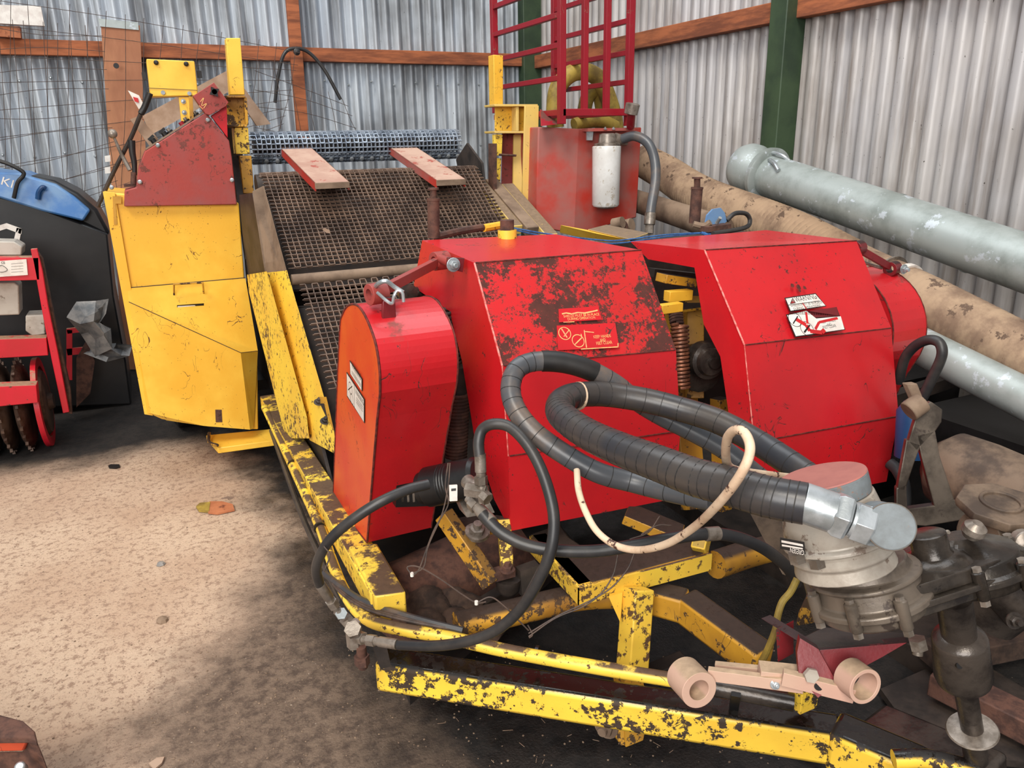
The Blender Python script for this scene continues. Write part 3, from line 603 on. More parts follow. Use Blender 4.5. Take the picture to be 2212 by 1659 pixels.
# hitch foot under drawbar
MB().prism([PZ(1278, 1505, .22), PZ(1342, 1612, .10), PZ(1372, 1608, .10), PZ(1345, 1530, .2)], V(.0, .03, .0)).build('foot_bracket', 'yellow_dark', HV, bevel=.003)
MB().prism([PZ(1348, 1530, .2), PZ(1405, 1530, .2), PZ(1390, 1600, .11), PZ(1352, 1615, .1)], V(0, .012, 0)).build('foot_bracket', 'yellow_dark', HV, bevel=.002)
MB().m('dust_steel').lathe(PZ(1316, 1565, .14), (-.9, -.6, .1), [(-.01, .03), (.012, .03)], 20).bolt(PZ(1310, 1569, .14), (-.9, -.6, .1), .022, .016).build('pivot_bolt', None, HV)
MB().beam(PZ(1352, 1440, .28), PZ(1372, 1555, .16), .055, .055, (0, 1, 0)).build('support_post', 'yellow_dark', HV)
MB().prism([PZ(1650, 1480, .05), PZ(1790, 1560, .05), PZ(1770, 1650, .02), PZ(1690, 1610, .02)], V(0, 0, .012)).build('under_guard_sheet', 'dark_steel', HV)
MB().tube([PZ(1310, 1515, .25), PZ(1360, 1565, .18), PZ(1440, 1568, .18), PZ(1530, 1545, .22)], .010, 10).build('hydraulic_hose', 'rubber', HV)
# step bracket under yellow box, undercarriage
MB().prism([PZ(445, 940, .17), PZ(600, 925, .17), PZ(602, 950, .15), PZ(470, 968, .15)], V(0, 0, -.03)).build('step_rail', 'yellow', HV, bevel=.003)
MB().tube([PZ(452, 935, .20), PZ(452, 955, .17), PZ(470, 962, .17)], .008, 8).build('step_hook', 'yellow_dark', HV)
MB().m('black').box((.5, 3.4, .05), (1.6, 5.6, .45)).box((0, 4.3, .28), (.5, 4.8, .34)).build('undercarriage', None, HV)
for (x, y) in ((.08, 4.75), (1.95, 4.7)):
    mb = MB(); mb.m('black').lathe((x-.12, y, .31), (1, 0, 0), [(0, .18), (.01, .26), (.04, .31), (.20, .31), (.23, .26), (.24, .18)], 36).m('yellow_dark').lathe((x-.10, y, .31), (1, 0, 0), [(0, .04), (.02, .17), (.18, .17), (.2, .04)], 24)
    mb.build('wheel', None, HV)
# ---- mesh belts
def wirebelt(name, path, x0f, x1f, mat, pitch=.026, parent=HV, th=.0035, lab=None, mb=None):
    """flat wire belt: cross rods joined by crimped strips; path = list of points (y,z) along travel"""
    L = [0]
    for a, b in zip(path, path[1:]): L.append(L[-1]+math.hypot(b[0]-a[0], b[1]-a[1]))
    def at(s):
        for i in range(len(L)-1):
            if s <= L[i+1] or i == len(L)-2:
                t = (s-L[i])/(L[i+1]-L[i]); return V(0, path[i][0]*(1-t)+path[i+1][0]*t, path[i][1]*(1-t)+path[i+1][1]*t)
    own = mb is None; mb = mb or MB(); n = int(L[-1]/pitch); hh = .0055
    for i in range(n):
        a = at(i*pitch); b = at((i+1)*pitch); x0 = x0f(i/n); x1 = x1f(i/n); d = (b-a).normalized(); nn = V(1, 0, 0).cross(d).normalized()
        m = int(round((x1-x0)/pitch/.92)); px = (x1-x0)/m; off = .5*(i % 2)
        # corrugated strip: alternates between this rod line and the next
        pts = []
        for k in range(m+1):
            xa = x0+(k+off*.0)*px; w = .16
            pts.append((xa+px*0, a if k % 2 else b))
        zz = []
        for k in range(m):
            u, v = pts[k][1], pts[k+1][1]
            zz.append(V(x0+(k+.05)*px, u.y, u.z)); zz.append(V(x0+(k+.95)*px, u.y, u.z))
        for p, q in zip(zz, zz[1:]):
            dd = (q-p).normalized(); s = dd.cross(nn)*(th*.45)
            mb._a([p+s+nn*hh, q+s+nn*hh, q-s+nn*hh, p-s+nn*hh, p+s-nn*hh, q+s-nn*hh, q-s-nn*hh, p-s-nn*hh],
                  [[0, 1, 2, 3], [0, 4, 5, 1], [2, 6, 7, 3]])
        mb.cyl(V(x0-.004, a.y, a.z), V(x1+.004, a.y, a.z), th*.6, 5)
    if own:
        o = mb.build(name, mat, parent, smooth=50); return tag(o, lab)
def yz(x, y, X): p = PX(x, y, X); return (p.y, p.z)
BX0, BX1 = .515, 1.60
up_a = yz(564, 378, .515); up_b = yz(625, 580, .515); lo_a = yz(645, 612, .515); lo_b = yz(712, 840, .515)
dz = math.atan2(up_a[1]-up_b[1], up_a[0]-up_b[0])
wirebelt('mesh_belt', [up_b, up_a, (up_a[0]+.05, up_a[1]+.005), (up_a[0]+.10, up_a[1]-.06)], lambda t: BX0, lambda t: BX1, 'belt', lab='upper rusty wire mesh belt')
lo_c = (lo_b[0]-.45, lo_b[1]-.32)
wirebelt('mesh_belt', [lo_b, lo_a], lambda t: BX0, lambda t: 1.34, 'belt', lab='lower rusty wire mesh belt')
# dark sheets added below and behind the belts to blacken holes and gaps
MB().prism([V(.50, up_b[0], up_b[1]-.09), V(1.66, up_b[0], up_b[1]-.09), V(1.66, up_a[0]+.1, up_a[1]-.09), V(.50, up_a[0]+.1, up_a[1]-.09)], (0, 0, -.01)).build('dark_belt_sheet', 'tray', HV)
MB().prism([V(.50, lo_b[0]-.3, lo_b[1]-.32), V(1.40, lo_b[0]-.3, lo_b[1]-.32), V(1.40, lo_a[0], lo_a[1]-.10), V(.50, lo_a[0], lo_a[1]-.10)], (0, 0, -.01)).build('dark_belt_sheet', 'tray', HV)
sp = [(up_a[0]+.1, up_a[1]-.12), (up_b[0]+.05, up_b[1]-.14), (lo_b[0]+.1, lo_b[1]-.17), (lo_b[0]-.1, lo_b[1]-.36), (lo_b[0]-.2, .36), (up_a[0]+.9, .36), (up_a[0]+.9, .75)]
MB().prism([V(.5, up_b[0]+.08, up_b[1]-.05), V(1.62, up_b[0]+.08, up_b[1]-.05), V(1.62, up_b[0]+.08, .4), V(.5, up_b[0]+.08, .4)], (0, .01, 0)).build('dark_belt_sheet', 'tray', HV)
for X in (.47, 1.63): MB().prism([V(X, *q) for q in sp], (.012, 0, 0)).build('dark_side_fill', 'dark_steel', HV)  # dark fill added under the inclined belts
MB().prism([V(.50, lo_a[0]+.02, lo_a[1]-.1), V(1.63, lo_a[0]+.02, lo_a[1]-.1), V(1.63, up_b[0]+.5, up_b[1]-.25), V(.5, up_b[0]+.5, up_b[1]-.25)], (0, 0, -.01)).build('dark_belt_sheet', 'tray', HV)
p = PX(635, 598, .51); MB().cyl((.50, p.y, p.z-.012), (1.62, p.y, p.z-.012), .022, 18).build('cross_tube', 'dust_steel', HV)
MB().cyl((.50, up_a[0]+.10, up_a[1]-.06), (1.62, up_a[0]+.10, up_a[1]-.06), .06, 20).build('top_roller', 'dark_steel', HV)
# right side channels, dusty
def rbar(a, b, X, w, h, mat, name, bev=.004):
    return MB().beam(PX(*a, X), PX(*b, X), w, h).build(name, mat, HV, bevel=bev)
rbar((1018, 375), (1118, 497), 1.66, .05, .05, 'yellow_dusty', 'side_channel')
rbar((1060, 395), (1150, 500), 1.74, .07, .05, 'dust_steel', 'side_channel')
rbar((1095, 405), (1190, 515), 1.84, .07, .05, 'yellow_dusty', 'side_channel')
MB().prism([PX(985, 345, 1.62), PX(1008, 309, 1.62), PX(1040, 352, 1.62), PX(1047, 410, 1.62), PX(1040, 415, 1.62), PX(990, 372, 1.62)], (.012, 0, 0)).build('side_plate', 'dark_steel', HV)
MB().prism([PX(1055, 310, 1.7), PX(1066, 310, 1.7), PX(1066, 410, 1.7), PX(1055, 405, 1.7)], (.02, 0, 0)).build('side_plate', 'rust', HV)
# arms carrying the roll
def arm(a, b, w, nm):
    a = Vector(a); b = Vector(b); mb = MB(); d = (b-a).normalized()
    s = V(w/2, 0, 0); n_ = d.cross(V(1, 0, 0)).normalized(); n_ = n_ if n_.z > 0 else -n_
    t = .006; hh = .038
    mb.m('dust_pink').prism([a-s, a+s, b+s, b-s], -n_*t)
    mb.m('red_tank').prism([a-s, b-s, b-s-n_*hh, a-s-n_*hh], V(t, 0, 0)).prism([a+s, b+s, b+s-n_*hh, a+s-n_*hh], V(-t, 0, 0))
    mb.m('dust_steel').prism([a-s, a+s, a+s-n_*hh*.7+d*-.006, a-s-n_*hh*.7+d*-.006], d*t)
    return mb.build('roll_support_arm', None, HV, bevel=.002)
for (x, y, w) in ((718, 394, .155), (975, 388, .15)):
    a = PY(x, y, 3.52); arm(a, V(a.x-.04, 4.3, a.z+.185), w, '')
for (x, y) in ((1058, 397),): MB().beam(PX(985, 397, 1.5), PX(1010, 393, 1.62), .12, .03).build('side_plate', 'dust_steel', HV)
# ---- control cabinet
YB = 3.90
def B(x, y, d=0): return PY(x, y, YB+d)
cab = MB(); outline = [B(222, 415), B(516, 438), B(528, 600), B(556, 760), B(558, 928), B(450, 922), B(350, 906), B(332, 898), B(312, 893), B(270, 620)]
cab.prism(outline, (0, .5, 0)); CAB = cab.build('control_cabinet', 'yellow', HV, bevel=.006); tag(CAB, 'yellow sheet metal cabinet')
# folded nose of the lower door stands proud
q0, q1, q2, q3, q4, q5 = B(275, 622, -.006), B(530, 600, -.006), B(557, 758, -.012), B(519, 760, -.06), B(272, 660, -.06), B(0, 0)
mb = MB(); lowA = B(316, 893, -.008); lowB = B(548, 926, -.01); 
ns = [B(278, 652, -.035), B(520, 762, -.06)]
bt = [B(326, 893, -.03), B(360, 908, -.035), B(440, 920, -.045), B(540, 928, -.05)]
top = [q0, q1, q2]
mb._a([q0, q1, q2, ns[1], ns[0]], [[0, 1, 2, 3, 4]])
mb._a([ns[0], ns[1], bt[3], bt[2], bt[1], bt[0]], [[0, 1, 2, 3, 4, 5]])
mb._a([ns[1], q2, lowB, bt[3]], [[0, 1, 2, 3]]); mb._a([q0, ns[0], bt[0], lowA], [[0, 1, 2, 3]]); mb._a([lowA, bt[0], bt[1], bt[2], bt[3], lowB], [[0, 1, 2, 3, 4, 5]])
mb._a([lowA, lowB, q2, q1, q0], [[0, 1, 2, 3, 4]])
door = mb.build('cabinet_door', 'yellow', CAB, smooth=12)
MB().m('dark_steel').tube([ns[0], ns[1]], .0018, 6, 0).tube([q0, q1], .0022, 6, 0).tube([ns[1], q2], .0015, 6, 0).build('door_seam', None, CAB)
MB().tube([B(376, 637, -.035), B(376, 617, -.06), B(380, 614, -.062), B(434, 611, -.062), B(438, 614, -.062), B(440, 634, -.035)], .0042, 8, 3).build('door_handle', 'yellow_dark', CAB)
label(CAB, 'maker_plate', [(382, 664), (382, 659), (440, 655), (440, 660)], plane_of(q1, q2, ns[1]), 'ink', [('poly', 'label', [(383, 664), (383, 661), (420, 659), (422, 661)])])
MB().m('rust').lathe(B(471, 893, -.048), (0, -1, 0), [(0, .012), (.004, .012)], 12).prism([B(465, 885, -.05), B(479, 885, -.05), B(480, 912, -.05), B(466, 912, -.05)], (0, .004, 0)).build('door_latch', None, CAB)
MB().prism([B(222, 414, -.012), B(248, 416, -.012), B(330, 898, -.012), B(312, 895, -.012)], (0, .012, 0)).build('corner_flange', 'yellow', CAB, bevel=.001)
MB().prism([B(243, 424, -.016), B(262, 424, -.016), B(262, 440, -.016), B(250, 440, -.016), B(253, 485, -.016), B(246, 485, -.016)], (0, .005, 0)).build('hinge_bracket', 'yellow_dark', CAB)
# console
con = [B(269, 412, -.03), B(294, 405, -.03), B(300, 360, -.03), B(313, 327, -.03), B(445, 243, -.03), B(495, 304, -.03), B(501, 340, -.03), B(512, 442, -.03), B(268, 446, -.03)]
CON = MB().prism(con, (0, .20, 0)).build('control_console', 'red_faded', HV, bevel=.004); tag(CON, 'faded red console housing with switches')
mb = MB().m('zinc')
for x, y in ((302, 393), (341, 314), (449, 259), (501, 389), (241, 405)): mb.lathe(B(x, y, -.035), (0, -1, 0), [(0, .0095), (.004, .0095), (.008, .005)], 12)
mb.build('console_screw', 'zinc', CON)
tl, tr_ = B(316, 325, .03), B(446, 241, .03)
dv = (tr_-tl); nv = V(-dv.z, 0, dv.x).normalized()
mb = MB().m('dust_steel').prism([tl+nv*.002+V(0, -.03, 0), tr_+nv*.002+V(0, -.03, 0), tr_+nv*.002+V(0, .12, 0), tl+nv*.002+V(0, .12, 0)], nv*.006)
for i, t in enumerate((.16, .34, .42, .62, .70, .86)):
    p = tl+dv*t+nv*.008+V(0, .02, 0)
    if i in (0, 1): mb.m('black').cyl(p, p+nv*.018, .012).beam(p+nv*.024-V(.012, 0, .01), p+nv*.024+V(.012, 0, .01), .02, .012)
    elif i == 3: mb.m('crimson').cyl(p, p+nv*.014, .011)
    else: mb.m('zinc_dirty').cyl(p, p+nv*.02, .008).m('black').cyl(p, p+nv*.008, .014)
mb.build('switch_panel', None, CON)
# knob housing
kb = [B(417, 207, -.05), B(462, 178, -.05), B(494, 221, -.05), B(488, 230, -.05), B(453, 249, -.05), B(444, 246, -.05)]
KB = MB().m('red_faded').prism(kb, (0, .06, 0)).m('red').prism([B(456, 250, -.02), B(490, 228, -.02), B(492, 298, -.02)], (0, .04, 0)).build('knob_housing', None, CON, bevel=.002)
c = B(462, 199, -.055)
mb = MB().m('ink'); mb.cyl(c, c+V(0, -.03, 0), .011); 
lobes = [c+V(math.cos(t)*r, -.03, math.sin(t)*r) for k in range(16) for t, r in [(k*2*PI/16+.5, .024 if k % 4 in (0,) else (.013 if k % 4 == 2 else .017))]]
mb.prism(lobes, (0, .014, 0)).build('star_knob', 'ink', KB)
MB().tube([B(433, 220, -.051), B(440, 212, -.051), B(436, 228, -.051), B(446, 224, -.051), B(440, 234, -.051)], .0016, 5).tube([B(430, 228, -.051), B(438, 236, -.051)], .0016, 5, 0).build('paint_mark', 'ink_pale', KB)
# sign box on bracket
SB = MB().prism([B(316, 127, .05), B(420, 132, .05), B(427, 195, .05), B(427, 207, .05), B(325, 209, .05)], (0, .10, 0)).build('lamp_box', 'yellow', HV, bevel=.004)
tag(SB, 'plain yellow box with rounded black bolts')
MB().m('ink').lathe(B(337, 135, .045), NF, [(-.006, .010), (.004, .010), (.009, .005)], 14).lathe(B(402, 138, .045), NF, [(-.006, .010), (.004, .010), (.009, .005)], 14).m('zinc').lathe(B(352, 200, .045), NF, [(-.006, .009), (.004, .009)], 12).lathe(B(409, 202, .045), NF, [(-.006, .009), (.004, .009)], 12).build('cover_bolt', None, SB)
MB().tube([B(320, 190, .047), B(426, 195, .047)], .0012, 5, 0).build('lid_seam', 'dark_steel', SB)
MB().m('ink').box(B(427, 168, .07), B(427, 168, .07)+V(.02, .02, .03)).build('box_clip', 'ink', SB); MB().m('ink').box(B(308, 172, .07), B(308, 172, .07)+V(.016, .02, .03)).build('box_clip', 'ink', SB)
MB().m('yellow').prism([B(386, 210, .06), B(412, 210, .06), B(414, 262, .06), B(392, 262, .06)], (0, .03, 0)).m('yellow_dark').prism([B(408, 208, .04), B(416, 208, .04), B(419, 262, .04), B(411, 262, .04)], (0, .05, 0)).m('zinc').bolt(B(396, 219, .055), NF, .007, .005).bolt(B(398, 243, .055), NF, .007, .005).build('box_bracket', None, HV, bevel=.001)
# levers
MB().m('zinc_dirty').lathe(B(243, 289, .05)-V(0, 0, .02), (0, 0, 1), [(.02+.02*math.sin(a), .02*math.cos(a)) for a in [(-90+k*18)*PI/180 for k in range(11)]], 18).tube([B(247, 298, .05), B(262, 332, .05), B(281, 368, .03)], .008, 10, 4, rf=lambda t: .0055+.004*t).build('ball_lever', None, HV)
MB().m('ink').tube([B(284, 303, .02), B(286, 330, .02), B(290, 352, .02), B(291, 378, .02)], .016, 14, 4, rf=lambda t: .0155-.006*t).m('rust').cyl(B(289, 372, .02), B(288, 397, .02), .012).box(B(268, 404, .04), B(268, 404, .04)+V(.06, .05, .012)).build('grip_lever', None, HV)
MB().m('ink').tube([B(324, 201, -.01), B(312, 232, 0), B(304, 246, 0)], .0135, 12).m('dark_steel').tube([B(304, 246, 0), B(283, 297, .05), B(246, 370, .1), B(211, 446, .14)], .0095, 10).build('long_lever', None, HV)
# left mast
YM = 4.05
def Mm(x, y, d=0): return PY(x, y, YM+d)
mb = MB(); mb.prism([Mm(488, 82), Mm(519, 82), Mm(529, 205), Mm(497, 205)], (0, .07, 0))
MA = mb.build('mast', 'yellow', HV, bevel=.003)
MB().m('yellow_dark').prism([Mm(488, 207, -.03), Mm(529, 207, -.03), Mm(533, 271, -.03), Mm(492, 271, -.03)], (0, .01, 0)).prism([Mm(485, 206, -.08), Mm(530, 206, -.08), Mm(530, 211, -.08), Mm(486, 211, -.08)], (0, .14, 0)).prism([Mm(490, 269, -.08), Mm(534, 269, -.08), Mm(534, 274, -.08), Mm(491, 274, -.08)], (0, .14, 0)).prism([Mm(527, 210, -.07), Mm(533, 210, -.07), Mm(537, 270, -.07), Mm(531, 270, -.07)], (0, .12, 0)).build('mast_channel', None, HV, bevel=.002)
MB().m('yellow_worn').prism([Mm(505, 275, -.06), Mm(536, 275, -.06), Mm(540, 333, -.06), Mm(510, 333, -.06)], (0, .10, 0)).m('yellow_dark').prism([Mm(518, 336, -.07), Mm(543, 336, -.07), Mm(549, 418, -.07), Mm(526, 418, -.07)], (0, .06, 0)).build('mast_foot', None, HV, bevel=.003)
MB().prism([Mm(484, 272, .1), Mm(522, 272, .1), Mm(528, 420, .1), Mm(500, 420, .1)], (0, .03, 0)).prism([Mm(500, 337, .0), Mm(524, 337, .0), Mm(560, 560, -.15), Mm(530, 560, -.15)], (0, .04, 0)).build('mast_stay', 'dark_steel', HV)
# right mast
YR = 4.0
def R_(x, y, d=0): return PY(x, y, YR+d)
MB().prism([R_(1066, 118), R_(1087, 120), R_(1087, 226), R_(1068, 226)], (0, .07, 0)).build('mast', 'yellow', HV, bevel=.003)
mb = MB().m('yellow').prism([R_(1070, 230, .03), R_(1140, 230, .03), R_(1140, 285, .03), R_(1070, 285, .03)], (0, .012, 0))
mb.m('yellow_dusty').prism([R_(1068, 225, -.04), R_(1162, 225, -.04), R_(1162, 230, -.04), R_(1069, 230, -.04)], (0, .14, 0)).prism([R_(1068, 283, -.04), R_(1135, 283, -.04), R_(1135, 288, -.04), R_(1069, 288, -.04)], (0, .14, 0))
mb.prism([R_(1115, 230, -.03), R_(1121, 230, -.03), R_(1121, 283, -.03), R_(1115, 283, -.03)], (0, .06, 0))
mb.build('mast_channel', None, HV, bevel=.002)
MB().m('yellow_dusty').prism([R_(1134, 228, -.05), R_(1164, 228, -.05), R_(1160, 495, -.05), R_(1128, 440, -.05)], (0, .012, 0)).prism([R_(1110, 290, .06), R_(1134, 290, .06), R_(1132, 445, .0), R_(1108, 410, .06)], (0, .012, 0)).build('mast_pillar', None, HV, bevel=.002)
MB().m('yellow_worn').prism([R_(1068, 290, -.02), R_(1086, 290, -.02), R_(1084, 336, -.02), R_(1069, 336, -.02)], (0, .03, 0)).prism([R_(1066, 342, -.02), R_(1083, 342, -.02), R_(1080, 405, -.02), R_(1064, 405, -.02)], (0, .03, 0)).m('rust').cyl(R_(1078, 334, -.04), R_(1115, 336, -.04), .006).m('dark_steel').prism([R_(1062, 425, -.05), R_(1083, 395, -.05), R_(1083, 422, -.05), R_(1078, 428, -.05)], (0, .03, 0)).build('mast_foot', None, HV, bevel=.002)
MB().prism([R_(1086, 286, .09), R_(1112, 286, .09), R_(1108, 408, .09), R_(1084, 405, .09)], (0, .01, 0)).build('back_plate', 'red_faded', HV)
# ---- oil tank with filter
YT = 3.85
tk = [PY(1163, 274, YT), PY(1250, 278, YT-.06), PY(1386, 275, YT-.02)]
bz = [PY(1157, 470, YT), PY(1172, 492, YT), PY(1240, 506, YT-.06), PY(1375, 470, YT-.02)]
mb = MB(); back = .42
f = [tk[0], tk[1], tk[2], bz[3], bz[2], bz[1], bz[0]]
mb._a(f+[p+V(0, back, 0) for p in f], [[0, 1, 4, 5, 6], [1, 2, 3, 4]]+[[i, (i+1) % 7, (i+1) % 7+7, i+7] for i in range(7)]+[[7, 8, 9, 10, 11, 12, 13]])
TK = mb.build('oil_tank', 'red_tank', HV, smooth=5, bevel=.006); tag(TK, 'dusty red oil tank')
MB().m('red_tank').prism([PY(1270, 284, YT-.12), PY(1372, 282, YT-.12), PY(1372, 276, YT-.12), PY(1270, 277, YT-.12)], (0, .12, 0)).m('zinc').bolt(PY(1307, 279, YT-.12), V(0, -.2, 1), .008, .006).bolt(PY(1325, 279, YT-.12), V(0, -.2, 1), .008, .006).prism([PY(1268, 282, YT-.1), PY(1282, 282, YT-.1), PY(1280, 303, YT-.1), PY(1268, 303, YT-.1)], (0, .01, 0)).build('filter_bracket', None, TK)
fp = PY(1312, 315, YT-.14); fb = PY(1308, 448, YT-.14); hgt = fp.z-fb.z
FL = MB().m('white').lathe((fb.x, fb.y, fb.z), (0, 0, 1), [(0, .05), (.006, .068), (.016, .075), (hgt-.012, .078), (hgt-.004, .078), (hgt, .07)], 32).m('zinc_dirty').lathe((fb.x, fb.y, fb.z), (0, 0, -1), [(0, .05), (.003, .048)], 20).build('oil_filter', None, TK)
MB().m('zinc_dirty').lathe((fp.x, fp.y, fp.z), (0, 0, 1), [(0, .072), (.012, .072), (.016, .05), (.06, .045), (.065, .03)], 24).cyl(PY(1328, 298, YT-.15), PY(1345, 303, YT-.15), .028, 18).lathe(PY(1342, 303, YT-.15), (1, -.1, -.1), [(0, .03), (.03, .03), (.032, .024)], 6).build('filter_head', None, TK)
MB().m('tape').tube([PY(1345, 300, 3.68), PY(1372, 294, 3.62), PY(1400, 310, 3.55), PY(1414, 345, 3.5), PY(1416, 390, 3.45), PY(1408, 440, 3.4), PY(1405, 462, 3.38)], .026, 16).m('zinc_dirty').cyl(PY(1405, 460, 3.38), PY(1403, 485, 3.37), .029, 18).cyl(PY(1403, 485, 3.37), PY(1402, 505, 3.36), .024, 6).build('suction_hose', None, HV)
MB().m('zinc_dirty').lathe(PY(1366, 230, 3.60), V(.1, -.2, 1), [(-.04, .03), (-.038, .036), (.012, .038), (.016, .03)], 24).m('crimson').cyl(PY(1362, 274, 3.7), PY(1365, 238, 3.61), .022, 16).build('filler_cap', None, TK)
MB().m('dust_steel').cyl(PY(1345, 490, 3.55), PY(1365, 485, 3.5), .035, 18).cyl(PY(1325, 484, 3.5), PY(1345, 480, 3.45), .03, 18).m('rust').lathe(PY(1335, 492, 3.5), NF, [(0, .045), (.03, .045)], 20).build('valve_union', None, HV)
MB().m('yellow').prism([PZ(1272, 497, 1.22), PZ(1268, 515, 1.18), PZ(1358, 535, 1.18), PZ(1362, 518, 1.22)], (0, .25, .0)).m('yellow_dusty').prism([PZ(1270, 497, 1.222), PZ(1362, 518, 1.222), PZ(1400, 505, 1.222), PZ(1310, 487, 1.222)], (0, 0, .004)).build('head_beam', None, HV, bevel=.003)
# ---- crimson cage over the tank
YC = 3.72
Bx = PY(1213, 240, YC).x; zb0 = PY(1215, 243, YC).z; Cx = PY(1357, 250, YC).x
yA = PX(1068, 100, Bx).y
zt = 2.95
mb = MB(); w = .032
def tb(a, b, w=.03): mb.beam(a, b, w, w, (0, 1, .01) if abs(Vector(b).z-Vector(a).z) > .2 else (0, 0, 1))
yD = PX(1198, 100, Cx).y
CG = None
for (x, y, z0) in ((Bx, YC, PY(1213, 268, YC).z), (Cx, YC, PY(1352, 272, YC).z), (Bx, yA, PX(1068, 245, Bx).z), (Cx, yD, PX(1195, 245, Cx).z)):
    mb = MB(); tb(V(x, y, z0), V(x, y, zt), .036); mb.build('cage_post', 'crimson', HV, bevel=.002)
for px0, px1 in ((1275, 1262), (1325, 1309)):
    a = PY(px1, 240, YC); mb = MB(); tb(V(a.x, YC, zb0), V(a.x, YC, zt), .03); mb.build('cage_bar', 'crimson', HV, bevel=.002)
for yy in (31, 97, 168, -40):
    z = PX(1212, yy, Bx).z; mb = MB(); tb(V(Bx, YC, z), V(Bx, yA, z), .026); mb.build('cage_rail', 'crimson', HV, bevel=.002)
for yy in (44, 113, 176, -30):
    z = PX(1362, yy, Cx).z; mb = MB(); tb(V(Cx, YC, z), V(Cx, yD, z), .026); mb.build('cage_rail', 'crimson', HV, bevel=.002)
mb = MB(); tb(V(Bx, YC, zb0), V(Cx, YC, zb0), .036); tb(V(Bx, yA, zb0), V(Cx, yD, zb0), .03); tb(V(Bx, YC, zb0), V(Bx, yA, zb0)); tb(V(Cx, YC, zb0), V(Cx, yD, zb0)); 
for t in (.3, .6): tb(V(Bx*(1-t)+Cx*t, YC, zb0), V(Bx*(1-t)+Cx*t, yA, zb0), .03)
mb.build('cage_base', 'crimson', HV, bevel=.002)
MB().prism([PY(1168, 236, YC+.2), PY(1210, 268, YC+.05), PY(1170, 272, YC+.05)], (0, .01, 0)).build('gusset', 'crimson', HV)
YO = 4.35
def O(x, y, d=0): return PY(x, y, YO+d)
mb = MB().m('hose_yellow').tube([O(1200, 275), O(1198, 235), O(1205, 190), O(1232, 160), O(1265, 155), O(1295, 172), O(1315, 215), O(1328, 262), O(1330, 300)], .052, 18)
mb.tube([O(1258, 290, .12), O(1262, 240, .12), O(1272, 205, .12), O(1290, 200, .12), O(1300, 230, .12), O(1300, 290, .12)], .045, 16).tube([O(1240, 270, -.1), O(1262, 264, -.1), O(1300, 262, -.1), O(1330, 275, -.1)], .04, 14)
tag(mb.build('suction_hose_coil', None), 'thick dirty yellow hose coiled inside the crimson tube cage', 'hose')

# ---- hydraulic motor and its hoses
MO = MB(); c = PY(925, 1052, 1.72); e = PY(1035, 1030, 1.62); ax = (e-c).normalized()
r = .052; L = (e-c).length
MO.m('black').lathe(c, ax, [(-.02, r*.8), (0, r*.8), (0, r), (.05, r)]+[(.05+k*.004, r*(1.0 if k % 2 else .96)) for k in range(8)]+[(.085, r), (L-.01, r), (L, r*.85)], 28)
MO.m('zinc_dirty').prism([c+ax*.09+V(0, 0, -.055), c+ax*.17+V(0, 0, -.055), c+ax*.17+V(0, -.05, -.08), c+ax*.09+V(0, -.05, -.08)], V(0, .05, 0))
MOT = MO.build('hydraulic_motor', None, HV, bevel=.001); tag(MOT, 'black hydraulic motor')
MB().m('label').prism([PD(971, 1049, 1.66), PD(988, 1048, 1.66), PD(988, 1082, 1.66), PD(972, 1083, 1.66)], V(0, .004, 0)).m('ink').prism([PD(975, 1056, 1.659), PD(985, 1055, 1.659), PD(985, 1060, 1.659), PD(975, 1061, 1.659)], V(0, .002, 0)).build('motor_plate', None, MOT)
def fitting(mb, a, b, r, mat='zinc_dirty'):
    d = (b-a); L = d.length; mb.m(mat).lathe(a, d, [(0, r*.95), (L*.5, r*.95), (L*.52, r*.8), (L*.62, r*.8)], 18); mb.lathe(a+d*.62, d, [(0, r*1.1), (L*.22, r*1.1)], 6); mb.lathe(a+d*.84, d, [(0, r*.7), (L*.16, r*.7)], 12)
def hose(name, pts, r, mat, fits=(), lab=None, cat=None, n=16, extra=None, rf=None, parent=None):
    mb = MB(); mb.m(mat).tube(pts, r, n, 8, rf=rf)
    for a, b, rr in fits: fitting(mb, a, b, rr)
    if extra: extra(mb)
    o = mb.build(name, None, parent if parent else HV, smooth=50); 
    if lab: tag(o, lab, cat)
    return o
# h1: from motor elbow up and over, round to lower left union
hp = [PD(1036, 985, 1.55), PD(1034, 955, 1.55), PD(1042, 928, 1.55), PD(1066, 916, 1.54), PD(1100, 922, 1.53), PD(1135, 955, 1.51), PD(1165, 1005, 1.49), PD(1188, 1070, 1.47), PD(1197, 1130, 1.46), PD(1188, 1195, 1.46), PD(1160, 1260, 1.48), PD(1120, 1320, 1.52), PD(1070, 1362, 1.56), PD(1010, 1385, 1.60), PD(940, 1395, 1.66), PD(862, 1393, 1.72)]
hose('hydraulic_hose', hp, .0115, 'rubber', [(PD(1037, 980, 1.55), PD(1040, 1058, 1.56), .0125), (PD(858, 1392, 1.72), PD(782, 1380, 1.76), .0125)], 'black hose looping low across the drawbar')
MB().m('zinc_dirty').lathe(PD(1042, 1062, 1.56), V(-.5, .5, 0), [(-.01, .016), (.035, .016)], 6).cyl(PD(1040, 1050, 1.56), PD(1048, 1085, 1.56), .013).lathe(PD(1046, 1072, 1.55), V(.3, -.8, -.3), [(-.005, .014), (.012, .014)], 6).cyl(PD(1010, 1040, 1.62), PD(1040, 1065, 1.57), .016).build('elbow_union', None, HV)
